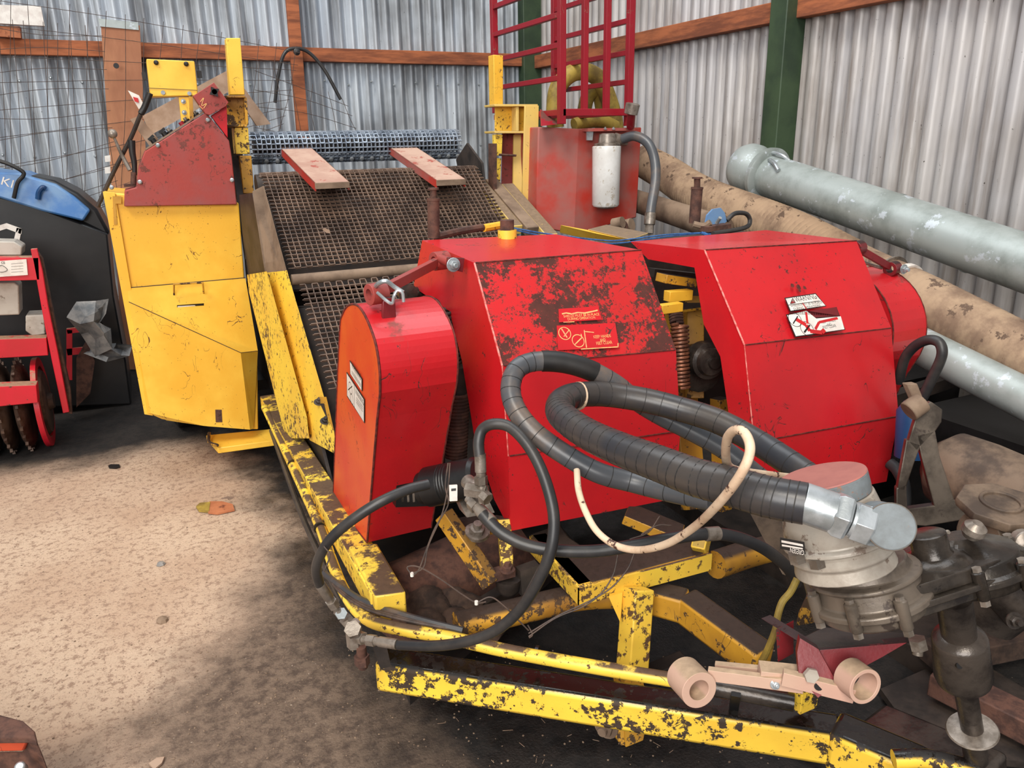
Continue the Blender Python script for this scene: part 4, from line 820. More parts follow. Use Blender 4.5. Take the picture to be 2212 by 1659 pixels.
MB().m('zinc_dirty').lathe(PD(764, 1372, 1.78), V(0, 0, -1), [(-.035, .018), (.03, .018)], 6).lathe(PD(764, 1362, 1.76), V(-.3, -.6, .9), [(0, .02), (.014, .02)], 6).cyl(PD(764, 1372, 1.78), PD(786, 1380, 1.76), .015, 6).m('rust').cyl(PD(780, 1395, 1.78), PD(784, 1440, 1.82), .012).lathe(PD(782, 1425, 1.8), V(0, 0, 1), [(-.012, .018), (.012, .018)], 6).m('dark_steel').prism([PD(805, 1390, 1.78), PD(835, 1395, 1.78), PD(845, 1440, 1.80), PD(822, 1445, 1.80)], V(0, .02, 0)).build('elbow_union', None, HV)
# h2: motor to lower left, then to left union
hp = [PD(925, 1046, 1.62), PD(880, 1058, 1.60), PD(820, 1085, 1.58), PD(765, 1120, 1.58), PD(720, 1158, 1.60), PD(694, 1195, 1.63), PD(683, 1230, 1.66), PD(690, 1262, 1.70)]
hose('hydraulic_hose', hp, .0112, 'rubber', [(PD(691, 1262, 1.70), PD(728, 1318, 1.76), .0122)], 'black hose arcing out over the left rail')
MB().m('zinc').lathe(PD(737, 1326, 1.76), V(-.1, -.7, .6), [(-.008, .014), (.008, .014)], 6).m('zinc_dirty').cyl(PD(728, 1318, 1.76), PD(745, 1332, 1.77), .011).cyl(PD(745, 1335, 1.78), PD(760, 1352, 1.79), .016, 6).build('elbow_union', None, HV)
# h3: motor down right to the pump side
hp = [PD(1042, 1110, 1.56), PD(1060, 1130, 1.55), PD(1090, 1155, 1.54), PD(1140, 1178, 1.53), PD(1210, 1190, 1.52), PD(1290, 1190, 1.52), PD(1370, 1178, 1.52), PD(1450, 1163, 1.53), PD(1530, 1153, 1.55), PD(1590, 1160, 1.57), PD(1650, 1185, 1.60), PD(1700, 1225, 1.65), PD(1720, 1260, 1.7)]
def ex(mb): mb.m('zinc_dirty').cyl(PD(1525, 1154, 1.545), PD(1552, 1152, 1.555), .0145, 18)
hose('hydraulic_hose', hp, .0128, 'rubber', [(PD(1062, 1128, 1.55), PD(1012, 1076, 1.60), .0145)], 'black hose resting on the yellow platform', extra=ex)
# right side loop hose
hp = [PX(x, y, X) for x, y, X in ((1932, 1005, 2.24), (1945, 960, 2.24), (1978, 890, 2.24), (2012, 820, 2.24), (2034, 770, 2.24), (2030, 742, 2.24), (2008, 734, 2.24), (1980, 745, 2.245), (1958, 768, 2.25), (1948, 795, 2.26), (1942, 825, 2.28))]
hose('hydraulic_hose', hp, .0165, 'rubber', lab='black hose looped over the right guard')
hose('hydraulic_hose', [PX(1922, 1000, 2.2), PX(1938, 1015, 2.2), PX(1952, 1045, 2.2), PX(1955, 1080, 2.2), PX(1950, 1110, 2.2)], .02, 'rubber_dusty')
# thin wires
for pts in ([(968, 1000), (962, 1050), (968, 1090), (940, 1140), (920, 1190), (905, 1230), (890, 1245)], [(972, 1000), (968, 1050), (955, 1110), (925, 1180), (915, 1225), (888, 1240)],
            [(888, 1240), (880, 1225), (905, 1225), (950, 1250), (1000, 1285), (1030, 1302), (1050, 1300)], [(1030, 1302), (1060, 1290), (1090, 1310), (1120, 1340), (1142, 1362)], [(1142, 1375), (1200, 1335), (1260, 1310), (1300, 1280), (1325, 1240), (1335, 1195)],
            [(1142, 1368), (1205, 1330), (1270, 1300), (1320, 1270), (1355, 1230), (1370, 1195)], [(1360, 1165), (1400, 1150), (1425, 1115)], [(1385, 1155), (1420, 1135), (1450, 1135)], [(700, 1235), (712, 1200), (700, 1180)], [(1140, 1350), (1150, 1370), (1143, 1378)]):
    MB().tube([PD(x, y, 1.60) for x, y in pts], .0016, 6, 6).build('electric_wire', 'wire', HV)
MB().lathe(PD(890, 1241, 1.6), V(0, 0, 1), [(-.004, .004), (.004, .004)], 8).lathe(PD(1029, 1302, 1.6), V(0, 0, 1), [(-.004, .004), (.004, .004)], 8).build('wire_connector', 'label', HV)
# big taped hoses: belong to the pump unit
def grooves(mb, pts, rf, n, mat='groove', ph=.3):
    P = spline(pts, 24); L = len(P)
    for k in range(1, n):
        i = int(k/n*(L-1)); t = (P[min(i+2, L-1)]-P[max(i-2, 0)]).normalized(); t = (t+V(random.uniform(-.1, .1), random.uniform(-.1, .1), random.uniform(-.1, .1))*ph*3).normalized(); r = rf(i/(L-1))
        mb.m(mat).lathe(P[i]-t*.0008, t, [(0, r*1.012), (.0016, r*1.012)], 20)
# ================================================================ PUMP AND GEARBOX (stands on the drawbar tongue)
GP = PD(2095, 1640, 1.45)
PU = thing('pump_gearbox', GP, 'oily grey gearbox and hydraulic pump upright on the hitch tongue', 'gearbox')
lower = [(1740, 1088, 1.03), (1660, 1073, 1.05), (1585, 1052, 1.08), (1500, 1030, 1.13), (1420, 1000, 1.19), (1340, 970, 1.27), (1270, 938, 1.36), (1222, 905, 1.44), (1208, 885, 1.49), (1216, 865, 1.54), (1250, 853, 1.60), (1310, 852, 1.64), (1390, 864, 1.64), (1470, 884, 1.62), (1555, 912, 1.58), (1640, 958, 1.53), (1710, 1003, 1.47), (1770, 1045, 1.42)]
# cumulative radius in metres
rf1 = lambda t: .0275+(.0015*math.cos(t*3))
P1 = [PD(*p) for p in lower]
mb = MB().m('wrap').tube(P1, .0275, 20, 8, rf=rf1); grooves(mb, P1[:10], lambda t: .0275+.0015*math.cos(t*1.59), 34, ph=.35); grooves(mb, P1[9:], lambda t: .0275+.0015*math.cos(1.59+t*1.41), 16)
H_A = mb.build('suction_hose', None, PU, smooth=50); tag(H_A, 'thick black wrapped suction hose doubled back in a loop')
MB().m('cable_cream').lathe(PD(1250, 855, 1.60), (P1[11]-P1[10]), [(-.002, .0298), (.002, .0298)], 20).lathe(PD(1247, 856, 1.60), (P1[11]-P1[10])+V(.01, 0, .01), [(-.002, .0298), (.001, .0298)], 20).build('wire_tie', 'hose_yellow', H_A)
P2 = [PD(*p) for p in [(1720, 1090, 1.62), (1640, 1030, 1.66), (1570, 975, 1.68), (1500, 935, 1.69), (1430, 900, 1.70), (1380, 870, 1.71), (1330, 830, 1.68), (1270, 798, 1.66), (1210, 782, 1.65), (1150, 782, 1.64), (1115, 800, 1.62), (1103, 840, 1.60), (1115, 885, 1.58), (1150, 930, 1.56), (1210, 975, 1.55), (1290, 1020, 1.54), (1370, 1042, 1.54), (1450, 1062, 1.50), (1540, 1080, 1.44)]]
mb = MB().m('tape').tube(P2, .0215, 18, 8); grooves(mb, P2, lambda t: .0216, 34, ph=.12)
H_B = mb.build('pressure_hose', None, PU, smooth=50); tag(H_B, 'grey taped hose behind the thick black one')
MB().m('ink').tube(spline(P2, 8)[8*7-2:8*8+6], .0232, 14, 0).build('tape_patch', 'black', H_B)
# cream cable
cp = [(1262, 900, 1.56), (1285, 925, 1.5), (1310, 945, 1.5)]
cc = [(1320, 945, 1.6), (1290, 925, 1.56), (1268, 905, 1.53)]
MB().m('cable_cream').tube([PD(*p) for p in cc], .0055, 10).build('cable', None, PU)
cc = [(1246, 1015, 1.50), (1250, 1060, 1.47), (1265, 1105, 1.44), (1290, 1148, 1.41), (1330, 1178, 1.38), (1380, 1188, 1.34), (1440, 1175, 1.26), (1500, 1138, 1.16), (1555, 1085, 1.04), (1600, 1025, .98), (1620, 975, .97), (1612, 940, .98), (1592, 928, 1.0), (1572, 945, 1.04), (1568, 985, 1.10), (1578, 1010, 1.16), (1620, 1020, 1.3), (1720, 1032, 1.42)]
CBL = tag(MB().m('cable_cream').tube([PD(*p) for p in cc], .0065, 12, 8).build('cable', None, PU, smooth=60), 'cream cable draped over the hoses')
# suction elbow assembly
def cone(mb, a, b, r1, r2, n=28): mb.cyl(a, b, r1, n, r2)
A = PD(1735, 1085, 1.03); Bp = PD(1800, 1108, 1.02); Cp = PD(1812, 1112, 1.015); Dp = PD(1880, 1125, 1.01)
mb = MB().m('zinc'); dd = (Bp-A); mb.cyl(A-dd*.05, Bp, .0275, 32); mb.lathe(Bp, dd, [(-.002, .029), (.004, .0325), (.016, .0325), (.020, .029)], 6)
mb.m('zinc').lathe(Bp+dd.normalized()*.022, dd, [(0, .024), (.006, .024)], 24).lathe(Bp+dd.normalized()*.026, dd, [(0, .028), (.022, .028), (.024, .026)], 6)
mb.m('zinc').cyl(Bp+dd.normalized()*.048, PD(1900, 1138, 1.02), .026, 28)
mb.build('hose_coupling', None, PU, bevel=.0006)
el = PD(1925, 1138, .985); em = PD(1895, 1128, 1.07)
MB().m('zinc_matt').cyl(em, el, .030, 36).m('zinc_dirty').lathe(el, el-em, [(-.004, .0312), (-.001, .0312)], 36).build('elbow_cap', None, PU, bevel=.0015)
# pump body
topc = PD(1775, 1030, 1.14); axp = (PD(1830, 1215, 1.17)-PD(1772, 1022, 1.12)).normalized(); axp = V(.035, .03, -1).normalized()
# choose axis from picture: cap centre to base centre
bc = PD(1814, 1178, 1.149); axp = (bc-topc).normalized(); LP = (bc-topc).length
mb = MB().m('zinc_matt').lathe(topc, axp, [(0, .064), (.030, .064)], 40)
mb.m('cast_light').lathe(topc+axp*.030, axp, [(0, .066), (.02, .070), (.05, .0755), (LP*.80-.030, .0735), (LP*.84-.030, .080), (LP*.90-.030, .081), (LP*.91-.030, .072), (LP-.030, .070)], 40)
mb.prism([PD(1810, 1095, 1.08), PD(1880, 1072, 1.09), PD(1910, 1090, 1.09), PD(1928, 1120, 1.09), PD(1905, 1175, 1.10), PD(1800, 1185, 1.08)], V(.0, .05, -.01))
PB = mb.build('pump_body', None, PU, bevel=.002, smooth=30)
MB().m('cap').lathe(topc, -axp, [(0, .064), (.002, .063)], 40).build('cap_disc', 'cap', PU)
mb = MB().m('zinc_dirty')
for x, y in ((1722, 1206), (1765, 1216), (1822, 1208)):
    p = PD(x, y, 1.10); mb.lathe(p, axp, [(-.008, .012), (.006, .012)], 6)
mb.build('pump_bolt', None, PU)
p0 = PD(1704, 1176, 1.095)
n0 = (EYE-p0); n0.z = 0; n0 = (n0.normalized()*1+V(-.35, -.0, .0)).normalized()
label(PU, 'maker_plate', [(1686, 1184), (1686, 1160), (1738, 1170), (1741, 1196)], (p0, n0), 'ink', [
    ('poly', 'label', [(1689, 1170), (1689, 1165), (1735, 1174), (1736, 1179)]), ('poly', 'label', [(1690, 1178), (1690, 1174), (1735, 1182), (1735, 1185)]),
    ('t', 'label', 'GRESEN', (1738, 1187), (1708, 1181), .0078)], 'black and silver plate with upside down lettering')
# gearbox castings
def slab(pts, d0, mat, name, thick, bev=.004, ext=None, lab=None):
    """casting outline seen from the camera, drawn on a plane through given depths, with real thickness away and down"""
    mb = MB().prism([PD(x, y, d) for x, y, d in pts], thick); return tag(mb.build(name, mat, PU, bevel=bev, smooth=30), lab)
gc = PD(1865, 1300, 1.22)
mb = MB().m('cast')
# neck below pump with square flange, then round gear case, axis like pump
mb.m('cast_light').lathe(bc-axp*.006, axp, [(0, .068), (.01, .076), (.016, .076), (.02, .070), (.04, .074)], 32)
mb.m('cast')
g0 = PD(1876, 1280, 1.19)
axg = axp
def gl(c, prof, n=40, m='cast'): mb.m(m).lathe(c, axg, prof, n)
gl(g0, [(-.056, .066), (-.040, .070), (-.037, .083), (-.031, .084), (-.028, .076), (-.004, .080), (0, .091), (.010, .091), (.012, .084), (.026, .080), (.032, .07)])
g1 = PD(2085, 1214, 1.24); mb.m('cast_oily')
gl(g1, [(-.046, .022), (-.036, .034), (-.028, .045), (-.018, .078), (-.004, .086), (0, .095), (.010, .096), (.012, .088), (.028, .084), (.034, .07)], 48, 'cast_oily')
# bridge between the two gear wells
u_ = (g1-g0).normalized(); v_ = axg.cross(u_).normalized()
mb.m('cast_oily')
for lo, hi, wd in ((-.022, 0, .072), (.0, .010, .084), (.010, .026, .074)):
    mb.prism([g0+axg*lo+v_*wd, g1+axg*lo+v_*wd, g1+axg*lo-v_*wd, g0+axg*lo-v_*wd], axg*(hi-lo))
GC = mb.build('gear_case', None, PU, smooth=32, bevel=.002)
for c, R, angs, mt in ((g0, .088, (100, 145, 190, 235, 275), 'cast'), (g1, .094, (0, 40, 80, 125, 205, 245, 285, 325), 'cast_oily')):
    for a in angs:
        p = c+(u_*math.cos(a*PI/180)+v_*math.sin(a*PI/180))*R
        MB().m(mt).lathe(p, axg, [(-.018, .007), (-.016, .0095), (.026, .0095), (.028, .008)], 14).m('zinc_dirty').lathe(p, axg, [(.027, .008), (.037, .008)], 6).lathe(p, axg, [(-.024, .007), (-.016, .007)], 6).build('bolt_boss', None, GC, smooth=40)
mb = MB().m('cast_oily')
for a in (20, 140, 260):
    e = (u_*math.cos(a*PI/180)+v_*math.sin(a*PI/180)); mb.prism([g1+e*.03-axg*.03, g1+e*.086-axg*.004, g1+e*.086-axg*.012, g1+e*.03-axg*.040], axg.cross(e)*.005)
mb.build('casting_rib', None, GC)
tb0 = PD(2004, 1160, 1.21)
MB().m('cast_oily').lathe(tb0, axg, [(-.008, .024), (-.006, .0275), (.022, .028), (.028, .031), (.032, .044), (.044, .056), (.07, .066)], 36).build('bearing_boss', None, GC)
MB().m('zinc_dirty').lathe(PD(2102, 1148, 1.2), V(0, -.3, 1), [(-.01, .012), (.0, .018), (.01, .017), (.018, .008)], 16).tube([PD(2040, 1155, 1.22), PD(2046, 1148, 1.22), PD(2050, 1152, 1.22)], .003, 6).build('breather_plug', None, GC)
# coupling and shaft
s0 = PD(2060, 1290, 1.28); s1 = PD(2072, 1375, 1.32); s2 = PD(2082, 1470, 1.36); s3 = PD(2100, 1575, 1.42); s4 = PD(2108, 1640, 1.46)
dd = (s2-s1).normalized()
mb = MB().m('oily_iron').cyl(s0, s1, .028, 24).lathe(s1-dd*.01, dd, [(0, .020), (.004, .030), (.010, .041), (.016, .044), ((s2-s1).length-.006, .047), ((s2-s1).length+.006, .044), ((s2-s1).length+.008, .02)], 36)
mb.cyl(s2, s3, .019, 24).m('zinc_dirty').lathe(s3-dd*.0, dd, [(-.003, .02), (0, .042), (.003, .044), (.006, .042)], 36).m('oily_iron').cyl(s3, s4, .021, 24)
p = PD(2074, 1437, 1.295); mb.m('ink').lathe(p, fw*-1, [(-.01, .0065), (.0, .0065)], 12)
mb.build('coupling_shaft', None, PU, smooth=40)
# maroon torque bracket
mb = MB().m('maroon')
t0, t1, t2, t3 = PD(1740, 1388, 1.30), PD(1980, 1375, 1.26), PD(1950, 1410, 1.26), PD(1835, 1470, 1.24)
mb.prism([PD(1764, 1405, 1.26), PD(1960, 1388, 1.25), PD(1905, 1420, 1.25), PD(1808, 1472, 1.25)], V(.01, .012, 0))
mb.prism([PD(1728, 1378, 1.26), PD(1768, 1402, 1.25), PD(1808, 1475, 1.23), PD(1767, 1508, 1.23), PD(1726, 1462, 1.24), PD(1722, 1410, 1.25)], V(.006, .01, 0))
mb.prism([PD(1676, 1360, 1.32), PD(1690, 1352, 1.32), PD(1690, 1425, 1.33), PD(1680, 1430, 1.33)], V(.03, .004, 0)).prism([PD(1680, 1358, 1.32), PD(1700, 1350, 1.32), PD(1752, 1382, 1.27), PD(1735, 1392, 1.27)], V(0, .04, -.004))
mb.m('dark_steel').prism([PD(1720, 1385, 1.28), PD(1780, 1355, 1.33), PD(1990, 1370, 1.27), PD(2008, 1378, 1.25), PD(1960, 1390, 1.25), PD(1768, 1408, 1.26)], V(0, .006, -.006))
mb.m('ink').lathe(PD(1769, 1482, 1.228), -fw, [(-.006, .0075), (.001, .0075)], 12)
BR = mb.build('torque_bracket', None, PU, bevel=.0015)
MB().m('cast_light').lathe(PD(1750, 1457, 1.232), -fw, [(0, .012), (.008, .012)], 6).build('bracket_bolt', None, BR)
MB().m('zinc_dirty').lathe(PD(1984, 1394, 1.24), axp, [(-.012, .014), (.006, .014)], 6).cyl(PD(1984, 1394, 1.24), PD(1982, 1415, 1.24), .008).build('bracket_bolt', None, BR)
# pink link
TL = MB(); r1 = PD(1498, 1478, 1.30); r2 = PD(1862, 1478, 1.20)
ax1 = (-fw+V(.28, 0, .0)-up*.18).normalized(); 
TL.m('pink').pipe(r1-ax1*.035, r1+ax1*.02, .032, .018, 36).pipe(r2-ax1*.03, r2+ax1*.008, .029, .0225, 36)
TL.beam(PD(1530, 1455, 1.30), PD(1735, 1482, 1.25), .012, .022).beam(PD(1545, 1440, 1.33), PD(1700, 1455, 1.29), .012, .016).beam(PD(1690, 1462, 1.25), PD(1845, 1500, 1.22), .014, .026)
TL.beam(PD(1640, 1450, 1.28), PD(1735, 1460, 1.27), .03, .022)
TL.m('zinc').bolt(PD(1675, 1478, 1.26), -fw, .006, .006)
TLO = TL.build('top_link', None, bevel=.001); tag(TLO, 'faded pink link arm with ring ends bolted in the maroon bracket above the drawbar', 'link arm')
MB().m('hose_yellow').tube([PD(1722, 1250, 1.40), PD(1708, 1278, 1.40), PD(1690, 1300, 1.40), PD(1680, 1330, 1.40), PD(1676, 1358, 1.40), PD(1660, 1400, 1.42), PD(1645, 1430, 1.45)], .0065, 10).build('safety_cord', 'yellow_dark', PU)
# steel cover seen behind pump
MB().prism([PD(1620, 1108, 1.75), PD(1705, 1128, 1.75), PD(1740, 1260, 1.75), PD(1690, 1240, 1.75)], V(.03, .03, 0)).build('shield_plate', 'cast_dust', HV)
MB().m('yellow_dark').prism([PD(1744, 1290, 1.5), PD(1770, 1300, 1.5), PD(1760, 1345, 1.5), PD(1720, 1352, 1.5), PD(1726, 1330, 1.5)], V(.01, .01, 0)).build('stand_plate', None, HV)
# ================================================================ RIGHT SIDE STORE
def ribbed(mb, pts, r, pitch, amp, n=22, rmat=None):
    P = spline(pts, 30); L = [0]
    for a, b in zip(P, P[1:]): L.append(L[-1]+(b-a).length)
    T = L[-1]; N = int(T/(pitch/4)); out = []; j = 0; Q = []
    for i in range(N+1):
        s = T*i/N
        while j < len(L)-2 and L[j+1] < s: j += 1
        t = (s-L[j])/max(1e-9, L[j+1]-L[j]); Q.append(P[j].lerp(P[j+1], t))
    return mb.tube(Q, r, n, 0, rf=lambda t: (r(t) if callable(r) else r)+amp*math.sin(t*T/pitch*2*PI)*(1 if t < .62 else .15))
# galvanised pipe with ball coupling
gx = 3.06
g = [PX(1600, 362, gx), PX(1640, 372, gx), PX(2212, 568, gx), PX(2600, 700, gx-.02)]
ax = (g[2]-g[1]).normalized(); r = .108
mb = MB().m('galv').cyl(g[1], g[3], r, 48)
bcn = g[1]-ax*.06; mb.lathe(bcn, -ax, [(-.10, .108), (-.05, .125), (-.01, .135), (.03, .135), (.07, .12), (.10, .09), (.105, .0)], 40)
GPp = mb.build('irrigation_pipe', None, smooth=40)
tag(GPp, 'large galvanised pipe with ball coupling lying along the right wall, uppermost of the pipes', 'pipe')
MB().m('galv').lathe(g[1]+ax*.06, ax, [(-.008, .11), (-.008, .142), (.02, .146), (.026, .138), (.03, .11)], 44).m('zinc').tube([PX(1662, 345, gx-.06), PX(1672, 352, gx-.09), PX(1682, 368, gx-.10)], .011, 10).tube([PX(1655, 338, gx), PX(1670, 330, gx-.02), PX(1690, 336, gx-.02), PX(1705, 348, gx)], .009, 10).build('coupling_collar', None, GPp)
MB().m('galv').lathe(PX(2110, 535, gx), ax, [(-.003, .1088), (.003, .1088)], 40).lathe(PX(1930, 470, gx), ax, [(-.003, .1088), (.003, .1088)], 40).build('weld_band', None, GPp)
# ribbed suction hose
rx = 2.82
pts = [PX(1392, 348, 3.0), PX(1440, 375, 2.95), PX(1520, 425, 2.88), PX(1700, 500, rx), PX(1850, 580, rx), PX(2000, 655, rx), PX(2212, 770, rx), PX(2420, 880, rx)]
mb = MB().m('rib_hose'); ribbed(mb, pts, lambda t: .096+.018*t, .027, .009)
RB = mb.build('ribbed_hose', None, smooth=70); tag(RB, 'wide dusty brown ribbed hose below the galvanised pipe', 'hose')
a = PX(1952, 632, rx); d = (PX(2000, 655, rx)-PX(1850, 580, rx)).normalized()
MB().m('zinc_dirty').lathe(PX(1915, 610, rx), d, [(-.004, .118), (.004, .118)], 30).m('label').lathe(PX(1945, 628, rx), d, [(-.012, .1185), (.012, .1185)], 30).build('hose_clamp', None, RB)
# smaller grey pipe
sx = 2.62
mb = MB().m('dust_steel').cyl(PX(1368, 432, sx+.1), PX(1560, 495, sx), .066, 32); tag(mb.build('steel_pipe', None, smooth=40), 'short dusty grey pipe end behind the oil filter hose', 'pipe')
mb = MB().m('galv').cyl(PX(1985, 745, 2.62), PX(2330, 920, 2.62), .070, 32); tag(mb.build('steel_pipe', None, smooth=40), 'bare grey pipe beneath the ribbed hose at right', 'pipe')
# dark red machine frame between pipes
mb = MB().m('crimson').beam(PX(1490, 400, 3.1), PX(1900, 560, 3.1), .05, .05).m('dark_steel').box((3.12, 2.2, .0), (3.3, 2.3, 1.0)).box((2.95, 3.9, 0), (3.0, 4.0, 1.2)); 
for y, wh in ((2.0, 'nearer'), (3.3, 'farther')):
    PR = MB().m('dark_steel').beam((2.5, y, 0), (2.5, y, .66), .05, .05).beam((3.25, y, 0), (3.25, y, .92), .05, .05).beam((2.45, y, .55), (3.3, y, .62), .05, .05)
    tag(PR.build('pipe_rack', None), 'dark steel trestle under the pipes, the %s of two' % wh, 'rack')
tag(MB().m('black').box((2.62, .9, 0), (3.28, 1.9, .56)).box((2.70, 2.15, 0), (3.28, 3.2, .56)).build('dark_filler', None), 'black boxes added to darken the space under the pipes', 'filler')  # black boxes added so the space under the pipes stays dark
# cast bracket beside the hood
bd = lambda x, y: PD(x, y, 2.12)
o = [bd(1985, 878), bd(2012, 868), bd(2036, 885), bd(2036, 912), bd(2020, 935), bd(2028, 985), bd(2060, 1080), bd(2094, 1108), bd(2092, 1122), bd(2010, 1136), bd(1942, 1135), bd(1940, 1060), bd(1955, 1000), bd(1965, 950)]
i_ = [bd(1985, 975), bd(2012, 1095), bd(1955, 1105), bd(1958, 1040)]
CB = MB()
# frame built from bars so the triangle stays open
def pl(pts, m='cast', t=V(.03, .03, -.01)): CB.m(m).prism([bd(*p) for p in pts], t)
pl([(1985, 880), (2012, 868), (2036, 885), (2034, 912), (2018, 935), (1980, 975), (1962, 955)])
pl([(1980, 940), (2020, 930), (2030, 985), (2062, 1080), (2020, 1100), (1990, 985)]); pl([(1958, 950), (1990, 960), (1975, 1000), (1955, 1060), (1938, 1060)]); pl([(1936, 1055), (1958, 1045), (1960, 1100), (2020, 1092), (2060, 1078), (2094, 1108), (2090, 1122), (2000, 1137), (1936, 1132)])
CB.m('dust_steel').cyl(bd(1962, 890), bd(1992, 868), .03).prism([bd(1960, 830), bd(1982, 828), bd(1998, 868), bd(1978, 872)], V(0, .02, 0))
tag(CB.build('cast_bracket', None, bevel=.003), 'oily cast iron bracket with triangular opening leaning beside the far red hood', 'bracket')
tag(MB().m('blue_dark').lathe(PD(1968, 985, 2.46), V(.0, .1, 1), [(0, .05), (.15, .05), (.18, .03), (.19, .015)], 20).build('plastic_drum', None), 'small dark blue plastic drum just right of the far hood', 'drum')
# big dusty cylinder behind
mb = MB().m('cast_dust').lathe(PD(2050, 1010, 2.45), (PD(2212, 1090, 2.25)-PD(2050, 1010, 2.45)), [(-.06, .0), (-.05, .07), (0, .12), (.1, .13), (.7, .14)], 36)
tag(mb.build('pressure_tank', None, smooth=40), 'brown dusty horizontal cylinder right of the cast bracket', 'tank')
MB().box((2.3, .9, 0), (2.75, 1.7, .32))
bb = MB().m('dark_steel').beam((2.2, 1.2, .04), (2.2, 3.4, .04), .5, .08)
tag(bb.build('dark_skid', None), 'dark steel skid lying under the pipes', 'skid')
# second valve casting at right edge
VL = thing('flanged_valve', PD(2190, 1200, 1.75), 'dusty tan flanged valve casting at right edge behind the gearbox', 'valve')
c = PD(2160, 1096, 1.70); n_ = V(-.05, -.1, 1).normalized()
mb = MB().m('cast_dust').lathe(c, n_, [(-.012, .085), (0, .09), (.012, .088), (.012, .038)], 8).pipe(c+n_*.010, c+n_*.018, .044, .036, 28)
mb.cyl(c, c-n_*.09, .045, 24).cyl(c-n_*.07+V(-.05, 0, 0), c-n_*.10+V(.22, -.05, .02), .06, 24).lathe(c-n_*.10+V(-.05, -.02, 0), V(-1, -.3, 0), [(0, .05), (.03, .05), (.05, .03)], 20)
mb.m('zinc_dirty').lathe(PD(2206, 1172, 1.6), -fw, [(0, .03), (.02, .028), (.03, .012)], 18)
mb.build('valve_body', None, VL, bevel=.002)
MB().m('oily_iron').lathe(PD(2200, 1250, 1.75), V(.2, -.4, .9), [(-.12, .08), (.04, .09), (.06, .05)], 24).bolt(PD(2190, 1340, 1.6), -fw, .012, .012).m('oily_iron').cyl(PD(2150, 1250, 1.7), PD(2212, 1320, 1.7), .05).build('valve_foot', None, VL)
# timbers on the floor at right
for q, lb in (([(2020, 1465), (2270, 1590)], 'rough brown timber on the floor right of the coupling shaft'), ([(2010, 1420), (2260, 1370)], 'dark short timber lying across behind the coupling')):
    a, b = PZ(*q[0], .10), PZ(*q[1], .10); tag(MB().m('rust' if 'rough' in lb else 'soil').beam(a, b, .09, .07).build('timber', None, bevel=.004), lb, 'timber')
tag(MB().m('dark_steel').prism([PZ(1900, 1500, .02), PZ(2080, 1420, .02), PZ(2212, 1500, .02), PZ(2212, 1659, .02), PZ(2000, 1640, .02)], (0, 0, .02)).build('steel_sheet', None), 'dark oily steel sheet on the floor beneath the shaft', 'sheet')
# ================================================================ WALL AREA, BACK LEFT
YW = 6.3
a = PY(218, 55, YW); b_ = PY(302, 55, YW); c_ = PY(318, 391, YW-.06); d_ = PY(240, 391, YW-.06)
k = 1.0
low = lambda top, bot: bot+(bot-top)*1.0
BD = MB().prism([a, b_, c_+(c_-b_)*1.33, d_+(d_-a)*1.33], (0, .022, 0)).build('plank', 'board'); BD['label'] = 'tall brown board standing against the back wall behind the console'; BD['category'] = 'board'
MB().m('galv').prism([PY(212, 40, YW-.01), PY(298, 48, YW-.01), PY(300, 65, YW-.01), PY(216, 57, YW-.01)], (0, .05, 0)).build('metal_cap', 'galv', BD)
MB().m('ink').lathe(PY(251, 142, YW-.1), NF, [(0, .018), (.002, .017)], 12).build('knot', 'wood_side', BD)
Yp = 4.6
tag(MB().m('wood_pale').prism([PY(308, 250, Yp), PY(495, 150, Yp), PY(500, 195, Yp), PY(325, 292, Yp)], (0, .03, 0)).build('plank', None), 'weathered board lying aslant behind the red console', 'board')
tag(MB().m('wood_pale').prism([PY(529, 192, 4.5), PY(545, 215, 4.5), PY(585, 268, 4.5), PY(555, 272, 4.5), PY(530, 235, 4.5)], (0, .03, 0)).build('plank', None), 'short weathered board end right of the left yellow mast', 'board')
tag(MB().m('wood_pale').prism([PY(281, 258, 3.98), PY(300, 250, 3.98), PY(342, 300, 3.98), PY(325, 318, 3.98)], (0, .05, 0)).build('wood_block', None), 'small wood block wedged on the console beside the long lever', 'block')
tag(MB().m('label').prism([PY(276, 195, 4.3), PY(300, 206, 4.3), PY(310, 225, 4.3), PY(300, 236, 4.3)], (0, .003, .0)).m('ink_red').prism([PY(287, 209, 4.295), PY(298, 212, 4.295), PY(300, 222, 4.295), PY(291, 219, 4.295)], (0, .002, 0)).build('paper_tag', None), 'torn white tag with red mark hanging by the long lever', 'tag')
# wire mesh fence panels
def meshpanel(q, nx, ny, Yd, lab, seed=1, jit=3):
    random.seed(seed); mb = MB(); (x0, y0), (x1, y1), (x2, y2), (x3, y3) = q
    for i in range(nx+1):
        t = i/nx; j = random.uniform(-jit, jit); A = (x0+(x1-x0)*t+j, y0+(y1-y0)*t-18); Bq = (x3+(x2-x3)*t-j, y3+(y2-y3)*t)
        mid = ((A[0]+Bq[0])/2+random.uniform(-jit, jit)*1.5, (A[1]+Bq[1])/2)
        mb.tube([PY(*A, Yd), PY(*mid, Yd-.02), PY(*Bq, Yd)], .0019, 5, 4)
    for i in range(ny+1):
        t = i/ny; j = random.uniform(-jit, jit); A = (x0+(x3-x0)*t-10, y0+(y3-y0)*t+j); Bq = (x1+(x2-x1)*t+8, y1+(y2-y1)*t-j)
        mid = ((A[0]+Bq[0])/2, (A[1]+Bq[1])/2+random.uniform(-jit, jit)*2)
        mb.tube([PY(*A, Yd), PY(*mid, Yd+.02), PY(*Bq, Yd)], .0019, 5, 4)
    return tag(mb.build('wire_mesh_panel', 'wire', smooth=80), lab, 'mesh panel')
